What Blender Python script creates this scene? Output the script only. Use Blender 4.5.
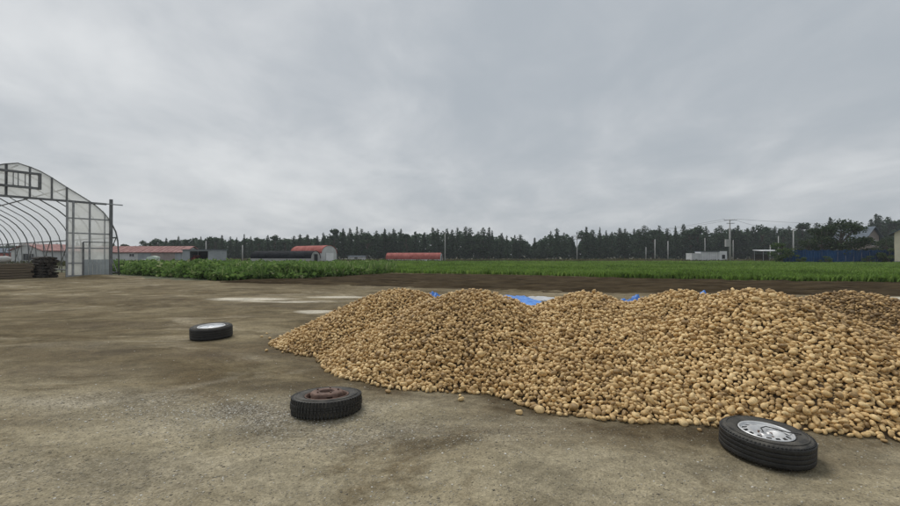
import bpy, math, random
import numpy as np
from mathutils import Vector, Matrix

# ------------------------------------------------------------------ clear
for o in list(bpy.data.objects):
    bpy.data.objects.remove(o)
SC = bpy.context.scene
COL = SC.collection
random.seed(7)
RNG = np.random.default_rng(11)

# ------------------------------------------------------------------ camera
FPX, EYE, YHOR = 430.0, 1.4, 256.0          # focal length in photo pixels, eye height, horizon row
cam_d = bpy.data.cameras.new('camera')
cam = bpy.data.objects.new('camera', cam_d)
COL.objects.link(cam)
cam_d.sensor_width = 36.0
cam_d.lens = FPX / 900.0 * 36.0
cam_d.clip_start = 0.05
cam_d.clip_end = 6000
cam.location = (0, 0, EYE)
cam.rotation_euler = (math.radians(90) + math.atan((YHOR - 253.0) / FPX), 0, 0)
SC.camera = cam

# ------------------------------------------------------------------ sky
SUN_EL, SUN_AZ = math.radians(60), math.radians(-38)     # azimuth from +Y, negative = left
world = bpy.data.worlds.new('World')
SC.world = world
world.use_nodes = True
wn, wl = world.node_tree.nodes, world.node_tree.links
wn.clear()
w_out = wn.new('ShaderNodeOutputWorld')
w_mix = wn.new('ShaderNodeMixShader')
w_mix.inputs[0].default_value = 0.94
w_sky = wn.new('ShaderNodeTexSky')
w_sky.sky_type = 'NISHITA'
w_sky.sun_disc = False
w_sky.sun_elevation = SUN_EL
w_sky.sun_rotation = SUN_AZ
w_sky.air_density = 1.5
w_sky.dust_density = 3.0
w_b1 = wn.new('ShaderNodeBackground')
w_b1.inputs['Strength'].default_value = 0.06
wl.new(w_sky.outputs[0], w_b1.inputs['Color'])
# overcast cloud deck: noise on the plane of the clouds (direction / height)
tc = wn.new('ShaderNodeTexCoord')
sep = wn.new('ShaderNodeSeparateXYZ')
wl.new(tc.outputs['Generated'], sep.inputs[0])
def wmath(op, a, b=None, c=None):
    n = wn.new('ShaderNodeMath'); n.operation = op
    for i, v in enumerate((a, b, c)):
        if v is None: continue
        if isinstance(v, (int, float)): n.inputs[i].default_value = v
        else: wl.new(v, n.inputs[i])
    return n.outputs[0]
zz = wmath('ADD', wmath('ABSOLUTE', sep.outputs['Z']), 0.24)
comb = wn.new('ShaderNodeCombineXYZ')
wl.new(wmath('DIVIDE', sep.outputs['X'], zz), comb.inputs[0])
wl.new(wmath('DIVIDE', sep.outputs['Y'], zz), comb.inputs[1])
def wnoise(scale, detail, rough, dist, off):
    mp = wn.new('ShaderNodeMapping')
    mp.inputs['Location'].default_value = off
    mp.inputs['Rotation'].default_value = (0, 0, 0.7)
    mp.inputs['Scale'].default_value = (1.0, 0.75, 1)
    wl.new(comb.outputs[0], mp.inputs[0])
    n = wn.new('ShaderNodeTexNoise')
    n.inputs['Scale'].default_value = scale
    n.inputs['Detail'].default_value = detail
    n.inputs['Roughness'].default_value = rough
    n.inputs['Distortion'].default_value = dist
    wl.new(mp.outputs[0], n.inputs['Vector'])
    return n.outputs['Fac']
n1 = wnoise(0.55, 3, 0.45, 0.3, (21.0, 5.0, 6))
n2 = wnoise(2.5, 6, 0.56, 0.3, (5.5, 5.5, 7))
dens = wmath('ADD', wmath('MULTIPLY', n1, 0.62), wmath('MULTIPLY', n2, 0.38))
ramp = wn.new('ShaderNodeValToRGB')
cr = ramp.color_ramp
cr.interpolation = 'B_SPLINE'
cr.elements[0].position = 0.37
cr.elements[0].color = (0.320, 0.352, 0.385, 1)
cr.elements[1].position = 0.64
cr.elements[1].color = (0.590, 0.605, 0.615, 1)
e = cr.elements.new(0.50); e.color = (0.408, 0.430, 0.455, 1)
wl.new(dens, ramp.inputs[0])
w_b2 = wn.new('ShaderNodeBackground')
w_b2.inputs['Strength'].default_value = 1.0
wl.new(ramp.outputs[0], w_b2.inputs['Color'])
wl.new(w_b1.outputs[0], w_mix.inputs[1])
wl.new(w_b2.outputs[0], w_mix.inputs[2])
wl.new(w_mix.outputs[0], w_out.inputs['Surface'])

# ------------------------------------------------------------------ sun behind cloud
sun_d = bpy.data.lights.new('sun', 'SUN')
sun_d.energy = 1.5
sun_d.angle = math.radians(28)
sun_d.color = (1.0, 0.965, 0.91)
sun = bpy.data.objects.new('sun', sun_d)
COL.objects.link(sun)
sdir = Vector((math.sin(SUN_AZ) * math.cos(SUN_EL), math.cos(SUN_AZ) * math.cos(SUN_EL), math.sin(SUN_EL)))
sun.rotation_euler = sdir.to_track_quat('Z', 'Y').to_euler()
sun.location = (0, 0, 60)

SC.view_settings.view_transform = 'Standard'
SC.view_settings.look = 'None'
SC.view_settings.exposure = 0.4
SC.view_settings.gamma = 1.0
SC.view_settings.use_curve_mapping = False
SC.render.engine = 'CYCLES'
SC.cycles.transparent_max_bounces = 24

# ------------------------------------------------------------------ helpers: pixel -> place
def P(x, y, Y):
    """photo pixel at a known depth"""
    return Vector(((x - 450) / FPX * Y, Y, EYE + (YHOR - y) / FPX * Y))
def G(x, y):
    """photo pixel on the flat ground"""
    Y = FPX * EYE / (y - YHOR)
    return Vector(((x - 450) / FPX * Y, Y, 0))

# ------------------------------------------------------------------ helpers: noise
def vnoise(x, y, seed):
    xi = np.floor(x).astype(np.int64); yi = np.floor(y).astype(np.int64)
    fx = x - xi; fy = y - yi
    fx = fx * fx * (3 - 2 * fx); fy = fy * fy * (3 - 2 * fy)
    def h(a, b):
        n = (a * 374761393 + b * 668265263 + seed * 974634571) & 0x7fffffff
        n = ((n ^ (n >> 13)) * 1274126177) & 0x7fffffff
        return ((n ^ (n >> 16)) & 0xffff) / 65535.0
    return (h(xi, yi) * (1 - fx) + h(xi + 1, yi) * fx) * (1 - fy) + (h(xi, yi + 1) * (1 - fx) + h(xi + 1, yi + 1) * fx) * fy
def fbm(x, y, scale, octv, seed):
    o = np.zeros_like(x, dtype=float); a = 1.0; t = 0
    for i in range(octv):
        o += a * (vnoise(x * scale + i * 17.3, y * scale - i * 9.1, seed + i) - 0.5); t += a
        a *= 0.5; scale *= 2.03
    return o / t

# ------------------------------------------------------------------ helpers: materials
M = {}
def mat(name, col, rough=0.8, var=0.15, scale=4.0, metal=0.0, bump=0.0, bscale=30.0, col2=None, objrand=0.0,
        translucent=0.0, spec=0.5, streak=None):
    """principled material whose colour wanders between col*(1-var) and col*(1+var) or col2"""
    if name in M: return M[name]
    m = bpy.data.materials.new(name); m.use_nodes = True
    N, L = m.node_tree.nodes, m.node_tree.links
    b = N['Principled BSDF']
    b.inputs['Roughness'].default_value = rough
    b.inputs['Metallic'].default_value = metal
    b.inputs['Specular IOR Level'].default_value = spec
    t = N.new('ShaderNodeTexCoord')
    mp = N.new('ShaderNodeMapping')
    if streak: mp.inputs['Scale'].default_value = streak
    L.new(t.outputs['Object'], mp.inputs[0])
    n = N.new('ShaderNodeTexNoise')
    n.inputs['Scale'].default_value = scale
    n.inputs['Detail'].default_value = 6
    n.inputs['Roughness'].default_value = 0.62
    L.new(mp.outputs[0], n.inputs['Vector'])
    r = N.new('ShaderNodeValToRGB')
    r.color_ramp.elements[0].position = 0.32
    r.color_ramp.elements[1].position = 0.68
    lo = [c * (1 - var) for c in col]; hi = list(col2) if col2 else [min(1, c * (1 + var)) for c in col]
    r.color_ramp.elements[0].color = (*lo, 1); r.color_ramp.elements[1].color = (*hi, 1)
    L.new(n.outputs['Fac'], r.inputs[0])
    out = r.outputs[0]
    if objrand:
        oi = N.new('ShaderNodeObjectInfo')
        hs = N.new('ShaderNodeHueSaturation')
        mr = N.new('ShaderNodeMapRange')
        mr.inputs['To Min'].default_value = 1 - objrand; mr.inputs['To Max'].default_value = 1 + objrand
        L.new(oi.outputs['Random'], mr.inputs['Value'])
        L.new(mr.outputs[0], hs.inputs['Value'])
        L.new(out, hs.inputs['Color']); out = hs.outputs[0]
    L.new(out, b.inputs['Base Color'])
    if bump:
        n2 = N.new('ShaderNodeTexNoise'); n2.inputs['Scale'].default_value = bscale; n2.inputs['Detail'].default_value = 5
        L.new(mp.outputs[0], n2.inputs['Vector'])
        bp = N.new('ShaderNodeBump'); bp.inputs['Strength'].default_value = bump; bp.inputs['Distance'].default_value = 0.02
        L.new(n2.outputs['Fac'], bp.inputs['Height']); L.new(bp.outputs[0], b.inputs['Normal'])
    if translucent:
        tr = N.new('ShaderNodeBsdfTranslucent'); L.new(out, tr.inputs['Color'])
        mx = N.new('ShaderNodeMixShader'); mx.inputs[0].default_value = translucent
        L.new(b.outputs[0], mx.inputs[1]); L.new(tr.outputs[0], mx.inputs[2])
        L.new(mx.outputs[0], N['Material Output'].inputs['Surface'])
    M[name] = m
    return m

def film_mat(name, col, opacity):
    m = bpy.data.materials.new(name); m.use_nodes = True
    N, L = m.node_tree.nodes, m.node_tree.links
    N.remove(N['Principled BSDF'])
    d = N.new('ShaderNodeBsdfDiffuse'); d.inputs['Color'].default_value = (*col, 1)
    t = N.new('ShaderNodeBsdfTranslucent'); t.inputs['Color'].default_value = (*col, 1)
    g = N.new('ShaderNodeBsdfGlossy'); g.inputs['Roughness'].default_value = 0.25
    mdt = N.new('ShaderNodeMixShader'); mdt.inputs[0].default_value = 0.6
    L.new(d.outputs[0], mdt.inputs[1]); L.new(t.outputs[0], mdt.inputs[2])
    mg = N.new('ShaderNodeMixShader'); mg.inputs[0].default_value = 0.08
    L.new(mdt.outputs[0], mg.inputs[1]); L.new(g.outputs[0], mg.inputs[2])
    tp = N.new('ShaderNodeBsdfTransparent')
    n = N.new('ShaderNodeTexNoise'); n.inputs['Scale'].default_value = 0.9; n.inputs['Detail'].default_value = 5
    tcx = N.new('ShaderNodeTexCoord'); L.new(tcx.outputs['Object'], n.inputs['Vector'])
    mr = N.new('ShaderNodeMapRange')
    mr.inputs['From Min'].default_value = 0.3; mr.inputs['From Max'].default_value = 0.7
    mr.inputs['To Min'].default_value = opacity * 0.7; mr.inputs['To Max'].default_value = min(1, opacity * 1.3)
    L.new(n.outputs['Fac'], mr.inputs['Value'])
    mx = N.new('ShaderNodeMixShader')
    L.new(mr.outputs[0], mx.inputs[0]); L.new(tp.outputs[0], mx.inputs[1]); L.new(mg.outputs[0], mx.inputs[2])
    L.new(mx.outputs[0], N['Material Output'].inputs['Surface'])
    M[name] = m
    return m

# ------------------------------------------------------------------ helpers: meshes
class MB:
    def __init__(s): s.v = []; s.f = []
    def add(s, vs, fs):
        k = len(s.v); s.v += [tuple(v) for v in vs]; s.f += [tuple(i + k for i in f) for f in fs]
        return s
    def box(s, c, d, rz=0.0, ax=None):
        """box at centre c with full sizes d, turned by rz or placed on axes ax"""
        if ax is None:
            ca, sa = math.cos(rz), math.sin(rz)
            ax = (Vector((ca, sa, 0)), Vector((-sa, ca, 0)), Vector((0, 0, 1)))
        c = Vector(c)
        vs = [c + ax[0] * (i * d[0] / 2) + ax[1] * (j * d[1] / 2) + ax[2] * (k * d[2] / 2)
              for k in (-1, 1) for j in (-1, 1) for i in (-1, 1)]
        return s.add(vs, [(0, 2, 3, 1), (4, 5, 7, 6), (0, 1, 5, 4), (2, 6, 7, 3), (0, 4, 6, 2), (1, 3, 7, 5)])
    def bar(s, a, b, w, t=None, up=(0, 0, 1)):
        a = Vector(a); b = Vector(b); t = t or w
        x = (b - a); l = x.length; x.normalize()
        u = Vector(up)
        if abs(x.dot(u)) > 0.97: u = Vector((1, 0, 0))
        y = u.cross(x).normalized(); z = x.cross(y)
        return s.box((a + b) / 2, (l, w, t), ax=(x, y, z))
    def tube(s, pts, rad, n=8, cap=True):
        pts = [Vector(p) for p in pts]
        if not hasattr(rad, '__len__'): rad = [rad] * len(pts)
        vs = []; fs = []
        ref = None
        for i, p in enumerate(pts):
            t = (pts[min(i + 1, len(pts) - 1)] - pts[max(i - 1, 0)]).normalized()
            if ref is None or abs(ref.dot(t)) > 0.98:
                ref = Vector((0, 0, 1)) if abs(t.z) < 0.9 else Vector((1, 0, 0))
            x = (ref - t * ref.dot(t)).normalized(); y = t.cross(x); ref = x
            for k in range(n):
                a = 2 * math.pi * k / n
                vs.append(p + (x * math.cos(a) + y * math.sin(a)) * rad[i])
        for i in range(len(pts) - 1):
            for k in range(n):
                k2 = (k + 1) % n
                fs.append((i * n + k, i * n + k2, (i + 1) * n + k2, (i + 1) * n + k))
        if cap:
            fs.append(tuple(range(n))[::-1]); fs.append(tuple((len(pts) - 1) * n + k for k in range(n)))
        return s.add(vs, fs)
    def prism(s, pts, off):
        """closed polygon pts extruded by the vector off"""
        n = len(pts); off = Vector(off); pts = [Vector(p) for p in pts]
        vs = pts + [p + off for p in pts]
        fs = [tuple(range(n))[::-1], tuple(range(n, 2 * n))]
        fs += [(i, (i + 1) % n, n + (i + 1) % n, n + i) for i in range(n)]
        return s.add(vs, fs)
    def lathe(s, prof, n=64, skip=None, closed=False):
        """prof of (r, z) round the z axis; skip(i, k) leaves faces out"""
        m = len(prof)
        vs = [(r * math.cos(2 * math.pi * k / n), r * math.sin(2 * math.pi * k / n), z) for r, z in prof for k in range(n)]
        fs = []
        for i in range(m if closed else m - 1):
            j = (i + 1) % m
            for k in range(n):
                if skip and skip(i, k): continue
                k2 = (k + 1) % n
                fs.append((i * n + k, i * n + k2, j * n + k2, j * n + k))
        return s.add(vs, fs)
    def build(s, name, m, parent=None, smooth=False, loc=None):
        me = bpy.data.meshes.new(name)
        me.from_pydata(s.v, [], s.f)
        me.update()
        return link_mesh(name, me, m, parent, smooth, loc)

def link_mesh(name, me, m, parent=None, smooth=False, loc=None):
    if isinstance(m, str): m = M[m]
    if m: me.materials.append(m)
    if smooth: me.polygons.foreach_set('use_smooth', [True] * len(me.polygons))
    o = bpy.data.objects.new(name, me)
    COL.objects.link(o)
    if parent: o.parent = parent
    if loc is not None: o.location = loc
    return o

def tag(o, label=None, cat=None, group=None, kind=None):
    if label: o['label'] = label
    if cat: o['category'] = cat
    if group: o['group'] = group
    if kind: o['kind'] = kind
    return o
def thing(name, label, cat, loc=(0, 0, 0), rz=0.0, group=None):
    o = bpy.data.objects.new(name, None); COL.objects.link(o)
    o.empty_display_size = 0.2
    o.location = loc; o.rotation_euler = (0, 0, rz)
    return tag(o, label, cat, group)
def np_mesh(name, verts, faces):
    """fast mesh from an (n,3) array and an (m,k) array of equal-sided faces"""
    me = bpy.data.meshes.new(name)
    verts = np.ascontiguousarray(verts, dtype=np.float32); faces = np.ascontiguousarray(faces, dtype=np.int32)
    m, k = faces.shape
    me.vertices.add(len(verts)); me.vertices.foreach_set('co', verts.ravel())
    me.loops.add(m * k); me.loops.foreach_set('vertex_index', faces.ravel())
    me.polygons.add(m)
    me.polygons.foreach_set('loop_start', np.arange(0, m * k, k, dtype=np.int32))
    me.polygons.foreach_set('loop_total', np.full(m, k, dtype=np.int32))
    me.update(calc_edges=True)
    return me
def vert_attr(me, name, vals):
    a = me.attributes.new(name, 'FLOAT', 'POINT')
    a.data.foreach_set('value', np.ascontiguousarray(vals, dtype=np.float32))

# ------------------------------------------------------------------ the lie of the land
HEAP = np.array([[-0.826, 7.165, 0.818, 0.514, 0.703, 0.499], [0.34, 6.305, 0.871, 0.488, 0.873, 0.457],
                 [2.008, 6.256, 0.868, 0.398, 1.18, 0.101], [3.193, 5.917, 0.899, 0.442, 0.871, 0.25],
                 [3.757, 5.33, 0.958, 0.512, 0.895, 0.437], [6.311, 6.77, 0.824, 0.304, 0.744, 0.221],
                 [5.701, 4.52, 0.33, 0.346, 0.98, 0.317], [4.911, 4.739, 0.415, 0.326, 0.708, 0.22],
                 [8.2, 6.3, 0.85, 0.42, 0.95, 0.35]])
def heap_h(X, Y):
    k = 45.0; acc = np.zeros_like(X, dtype=float)
    for cx, cy, h, s, e, c in HEAP:
        acc += np.exp(k * (h - s * (np.sqrt((X - cx) ** 2 + ((Y - cy) / e) ** 2 + c * c) - c)))
    return np.log(acc) / k
PALE = [(G(255, 299.0), 1.5, 0.40), (G(285, 301.0), 1.6, 0.22), (G(345, 297.0), 1.3, 0.40), (G(317, 311.5), 0.55, 0.42), (G(528, 300.0), 1.3, 0.8), (G(905, 298), 1.8, 0.5)]
def ground_h(X, Y):
    X = np.asarray(X, float); Y = np.asarray(Y, float)
    h = 0.050 * fbm(X, Y, 0.35, 3, 3) + 0.024 * fbm(X, Y, 1.6, 3, 21) + 0.010 * fbm(X, Y, 9.0, 3, 40)
    # wheel ruts crossing the yard
    for ph, ang, dep in ((2.1, 0.30, 0.020), (3.6, 0.30, 0.020), (11.0, -0.12, 0.03), (12.6, -0.12, 0.03), (16.5, 0.05, 0.03)):
        d = (Y - ph - X * math.tan(ang)) * math.cos(ang) + 0.35 * fbm(X, Y, 0.22, 2, 77)
        h -= dep * np.exp(-(d / 0.22) ** 2) * (Y > 0.5)
    # spoil bank against the greenhouse foot
    m = G(98, 278)
    h += 0.22 * np.exp(-(((X - m.x) / 1.6) ** 2 + ((Y - m.y) / 1.3) ** 2))
    return h
def gh(x, y): return float(ground_h(np.array([x]), np.array([y]))[0])

# ------------------------------------------------------------------ ground materials
def yard_material():
    m = bpy.data.materials.new('packed_dirt'); m.use_nodes = True
    N, L = m.node_tree.nodes, m.node_tree.links
    b = N['Principled BSDF']; b.inputs['Specular IOR Level'].default_value = 0.12
    t = N.new('ShaderNodeTexCoord')
    def noise(scale, detail=5, rough=0.6, stretch=None, dist=0.0):
        n = N.new('ShaderNodeTexNoise')
        n.inputs['Scale'].default_value = scale; n.inputs['Detail'].default_value = detail
        n.inputs['Roughness'].default_value = rough; n.inputs['Distortion'].default_value = dist
        if stretch:
            mp = N.new('ShaderNodeMapping'); mp.inputs['Scale'].default_value = stretch
            mp.inputs['Rotation'].default_value = (0, 0, 0.15)
            L.new(t.outputs['Object'], mp.inputs[0]); L.new(mp.outputs[0], n.inputs['Vector'])
        else: L.new(t.outputs['Object'], n.inputs['Vector'])
        return n.outputs['Fac']
    def ramp(fac, p0, c0, p1, c1):
        r = N.new('ShaderNodeValToRGB')
        r.color_ramp.elements[0].position = p0; r.color_ramp.elements[0].color = (*c0, 1)
        r.color_ramp.elements[1].position = p1; r.color_ramp.elements[1].color = (*c1, 1)
        L.new(fac, r.inputs[0]); return r.outputs[0]
    def mix(fac, a, b_, mode='MIX'):
        x = N.new('ShaderNodeMix'); x.data_type = 'RGBA'; x.blend_type = mode
        if isinstance(fac, (int, float)): x.inputs['Factor'].default_value = fac
        else: L.new(fac, x.inputs['Factor'])
        L.new(a, x.inputs[6])
        if isinstance(b_, tuple): x.inputs[7].default_value = (*b_, 1)
        else: L.new(b_, x.inputs[7])
        return x.outputs[2]
    base = ramp(noise(0.42, 9, 0.70, (0.75, 1.1, 1), 0.9), 0.41, (0.108, 0.083, 0.044), 0.60, (0.220, 0.181, 0.110))
    pale = ramp(noise(0.34, 8, 0.72, (0.7, 1.3, 1), 1.2), 0.53, (0, 0, 0), 0.64, (1, 1, 1))
    c = mix(pale, base, (0.300, 0.258, 0.178))
    au = N.new('ShaderNodeAttribute'); au.attribute_name = 'dust'
    c = mix(au.outputs['Fac'], c, ramp(noise(0.8, 8, 0.7, (0.7, 1.2, 1), 0.5), 0.34, (0.226, 0.191, 0.122), 0.64, (0.336, 0.295, 0.206)))
    dark = ramp(noise(0.55, 9, 0.74, (0.7, 1.2, 1), 1.0), 0.52, (0, 0, 0), 0.61, (1, 1, 1))
    dk = N.new('ShaderNodeMath'); dk.operation = 'MULTIPLY'; dk.inputs[1].default_value = 0.75
    L.new(dark, dk.inputs[0])
    c = mix(dk.outputs[0], c, (0.105, 0.078, 0.042))
    # damp soil and worn gravel carried on the sheet
    at = N.new('ShaderNodeAttribute'); at.attribute_name = 'damp'
    dm = N.new('ShaderNodeMath'); dm.operation = 'MULTIPLY'
    L.new(at.outputs['Fac'], dm.inputs[0]); L.new(ramp(noise(1.3, 6, 0.7), 0.33, (0.30,) * 3, 0.56, (1, 1, 1)), dm.inputs[1])
    c = mix(dm.outputs[0], c, (0.090, 0.066, 0.035))
    ag = N.new('ShaderNodeAttribute'); ag.attribute_name = 'gravel'
    stones = ramp(noise(42, 4, 0.75), 0.42, (0.085, 0.072, 0.050), 0.64, (0.44, 0.40, 0.32))
    c = mix(ag.outputs['Fac'], c, stones)
    ap = N.new('ShaderNodeAttribute'); ap.attribute_name = 'lime'
    lm = N.new('ShaderNodeMath'); lm.operation = 'MULTIPLY'
    L.new(ap.outputs['Fac'], lm.inputs[0]); L.new(ramp(noise(1.6, 6, 0.7, (0.5, 1.4, 1)), 0.28, (0.0,) * 3, 0.46, (1, 1, 1)), lm.inputs[1])
    c = mix(lm.outputs[0], c, (0.54, 0.495, 0.40))
    # grit: fine light and dark grains
    v = N.new('ShaderNodeTexVoronoi'); v.inputs['Scale'].default_value = 95; v.inputs['Randomness'].default_value = 1
    L.new(t.outputs['Object'], v.inputs['Vector'])
    grit = ramp(v.outputs['Color'], 0.0, (0.66,) * 3, 1.0, (1.36,) * 3)
    c = mix(0.75, c, grit, 'MULTIPLY')
    spk = ramp(noise(16, 5, 0.75), 0.34, (0.74,) * 3, 0.64, (1.16,) * 3)
    c = mix(0.8, c, spk, 'MULTIPLY')
    strk = ramp(noise(1.9, 9, 0.76, (0.7, 1.1, 1), 0.9), 0.38, (0.70,) * 3, 0.62, (1.26,) * 3)
    c = mix(0.9, c, strk, 'MULTIPLY')
    L.new(c, b.inputs['Base Color'])
    L.new(ramp(dm.outputs[0], 0.0, (0.93,) * 3, 1.0, (0.70,) * 3), b.inputs['Roughness'])
    bp = N.new('ShaderNodeBump'); bp.inputs['Strength'].default_value = 0.5; bp.inputs['Distance'].default_value = 0.008
    hmix = N.new('ShaderNodeMath'); hmix.operation = 'ADD'
    L.new(noise(30, 6, 0.7), hmix.inputs[0]); L.new(v.outputs['Distance'], hmix.inputs[1])
    L.new(hmix.outputs[0], bp.inputs['Height']); L.new(bp.outputs[0], b.inputs['Normal'])
    return m
M['dirt'] = yard_material()
mat('soil', (0.036, 0.025, 0.013), 1.0, 0.30, 0.9, col2=(0.078, 0.058, 0.033), spec=0.05, bump=0.8, bscale=12, streak=(0.5, 1.6, 1))
mat('field_soil', (0.07, 0.075, 0.035), 0.95, 0.3, 0.8)
mat('far_ground', (0.11, 0.105, 0.062), 0.95, 0.3, 0.05)

# ------------------------------------------------------------------ ground sheets
def sheet_ground():
    s = 3000
    g = MB().add([(-s, -s, -0.12), (s, -s, -0.12), (s, s, -0.12), (-s, s, -0.12)], [(0, 1, 2, 3)]).build('ground', 'far_ground')
    tag(g, 'flat farmland reaching to the horizon', 'ground', kind='structure')
sheet_ground()

def yard():
    na, nr = 440, 400
    ang = np.linspace(math.radians(-66), math.radians(66), na)
    rad = 1.9 * (62 / 1.9) ** (np.linspace(0, 1, nr))
    A, R = np.meshgrid(ang, rad)
    X = (R * np.sin(A)).ravel(); Y = (-1.0 + R * np.cos(A)).ravel()
    Z = ground_h(X, Y)
    i = np.arange((nr - 1) * na).reshape(nr - 1, na)[:, :-1].ravel()
    F = np.stack([i, i + 1, i + na + 1, i + na], 1)[:, ::-1]
    me = np_mesh('yard', np.stack([X, Y, Z], 1), F)
    hh = heap_h(X, Y)
    # soil washed off the heap keeps a damp apron round its foot
    damp = np.clip(1 + (hh + 0.02) / 0.30, 0, 1) ** 1.3
    for (px, py, rx, ry, a) in ((285, 350, 0.9, 0.5, 0.9), (240, 356, 1.6, 0.35, 0.7), (120, 325, 1.8, 0.5, 0.6), (80, 370, 1.5, 0.4, 0.5), (300, 385, 1.2, 0.3, 0.8),
                                (200, 345, 1.0, 0.5, 0.7), (850, 455, 0.5, 0.25, 0.5),
                                (150, 352, 2.4, 0.7, 0.6), (560, 436, 1.8, 0.3, 0.45), (20, 420, 0.8, 0.2, 0.5), (60, 300, 5, 1.2, 0.5), (250, 305, 3.0, 0.9, 0.5), (150, 325, 1.6, 0.4, 0.6), (690, 470, 0.5, 0.12, 0.35)):
        c = G(px, py)
        damp = np.maximum(damp, a * np.exp(-(((X - c.x) / rx) ** 2 + ((Y - c.y) / ry) ** 2)))
    vert_attr(me, 'damp', np.clip(damp * (0.95 + 1.6 * fbm(X * 0.6, Y * 1.5, 0.8, 4, 90)), 0, 1))
    grav = np.zeros_like(X)
    for (px, py, rx, ry, a) in ((235, 412, 1.1, 0.40, 0.9), (120, 400, 1.0, 0.3, 0.5), (330, 432, 0.7, 0.3, 0.6), (90, 345, 1.0, 0.3, 0.3), (60, 470, 1.2, 0.4, 0.3), (430, 430, 0.9, 0.3, 0.45)):
        c = G(px, py)
        grav = np.maximum(grav, a * np.exp(-(((X - c.x) / rx) ** 2 + ((Y - c.y) / ry) ** 2)))
    dust = np.clip((5.6 - Y + 2.6 * fbm(X * 0.7, Y, 0.6, 4, 97)) / 2.0, 0, 1)
    vert_attr(me, 'dust', dust)
    lime = np.zeros_like(X)
    trk = np.array([tuple(G(*q)[:2]) for q in ((-40, 398), (30, 401), (75, 404), (110, 401), (150, 393), (200, 384), (240, 377))])
    ty = np.interp(X, trk[:, 0], trk[:, 1]); lime = 0.22 * np.exp(-((Y - ty) / 0.10) ** 2) * (X > trk[0, 0] - 1) * (X < trk[-1, 0]) * (0.6 + 1.5 * np.abs(fbm(X, Y, 1.3, 3, 93)))
    for c, a, b in PALE:
        dd = ((X - c.x) / a) ** 2 + ((Y - c.y) / b) ** 2 + 1.1 * fbm(X, Y, 0.9, 3, 71)
        lime = np.maximum(lime, np.clip(1.15 - 0.9 * dd, 0, 1))
    vert_attr(me, 'lime', lime)
    vert_attr(me, 'gravel', np.clip(grav * (0.8 + 2.0 * fbm(X, Y, 2.5, 3, 61)), 0, 1))
    o = link_mesh('yard', me, 'dirt', smooth=True)
    tag(o, 'packed dirt and gravel yard in front of the heap', 'yard', kind='structure')
yard()

def strip_sheet(name, near, far, z0, amp, m, label, cat, nu=260, nv=90, furrow=0.0):
    """ground sheet between two polylines (in metres)"""
    def samp(pl, t):
        pl = np.array(pl, float); d = np.r_[0, np.cumsum(np.hypot(*(pl[1:] - pl[:-1]).T))]; d /= d[-1]
        return np.stack([np.interp(t, d, pl[:, 0]), np.interp(t, d, pl[:, 1])], 1)
    t = np.linspace(0, 1, nu)
    a, b = samp(near, t), samp(far, t)
    v = np.linspace(0, 1, nv)[:, None, None]
    p = (a[None] * (1 - v) + b[None] * v).reshape(-1, 2)
    vv = np.repeat(np.linspace(0, 1, nv), nu)
    uu = np.tile(t, nv)
    edge = np.clip(np.minimum(vv, 1 - vv) * 14, 0, 1) * np.clip(np.minimum(uu, 1 - uu) * 30, 0, 1)
    z = (z0 + 0.03) * edge - 0.03 + amp * edge * (fbm(p[:, 0], p[:, 1], 1.2, 5, 130) * 2)
    if furrow: z += furrow * edge * np.sin(vv * 2 * math.pi * 14 + 2 * fbm(p[:, 0], p[:, 1], 0.3, 2, 5))
    # ragged near edge
    p[:, 1] += (1 - vv) * 1.3 * fbm(p[:, 0], p[:, 1] * 0, 0.7, 5, 12)
    i = np.arange((nv - 1) * nu).reshape(nv - 1, nu)[:, :-1].ravel()
    F = np.stack([i, i + 1, i + nu + 1, i + nu], 1)
    o = link_mesh(name, np_mesh(name, np.c_[p, z], F), m, smooth=True)
    return tag(o, label, cat, kind='structure')
def gl(pts): return [tuple(G(*p)[:2]) for p in pts]
SOIL_NEAR = gl([(215, 282.5), (300, 284.5), (400, 287.5), (500, 291), (600, 293.5), (750, 295.5), (900, 297)]) + [(26, 13.2)]
FIELD_NEAR = [tuple(G(388, 273.2)[:2]), tuple(G(500, 275.0)[:2]), tuple(G(600, 277.8)[:2]), tuple(G(740, 281)[:2]), tuple(G(900, 283)[:2]), (40, 19)]
CROP_NEAR = [(-21.0, 27.2), tuple(G(160, 280.2)[:2]), tuple(G(205, 281.5)[:2]), tuple(G(300, 279.5)[:2]), tuple(G(388, 273.8)[:2])]
strip_sheet('tilled_soil', SOIL_NEAR, [CROP_NEAR[2], CROP_NEAR[3], CROP_NEAR[4]] + FIELD_NEAR[1:], 0.05, 0.09, 'soil',
            'dark bare soil strip between heap and green field', 'soil', 420, 150, furrow=0.03)
strip_sheet('crop_field', FIELD_NEAR, [(-24, 100), (10, 100), (40, 100), (70, 95), (105, 86)], 0.03, 0.01, 'field_soil', 'ground of the low green crop field', 'field', 120, 60)
strip_sheet('crop_bed', CROP_NEAR, [(-62, 58), (-48, 60), (-36, 60), (-22, 60), (-8, 60)], 0.03, 0.01, 'field_soil', 'ground under the tall leafy crop', 'field', 120, 40)

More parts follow.
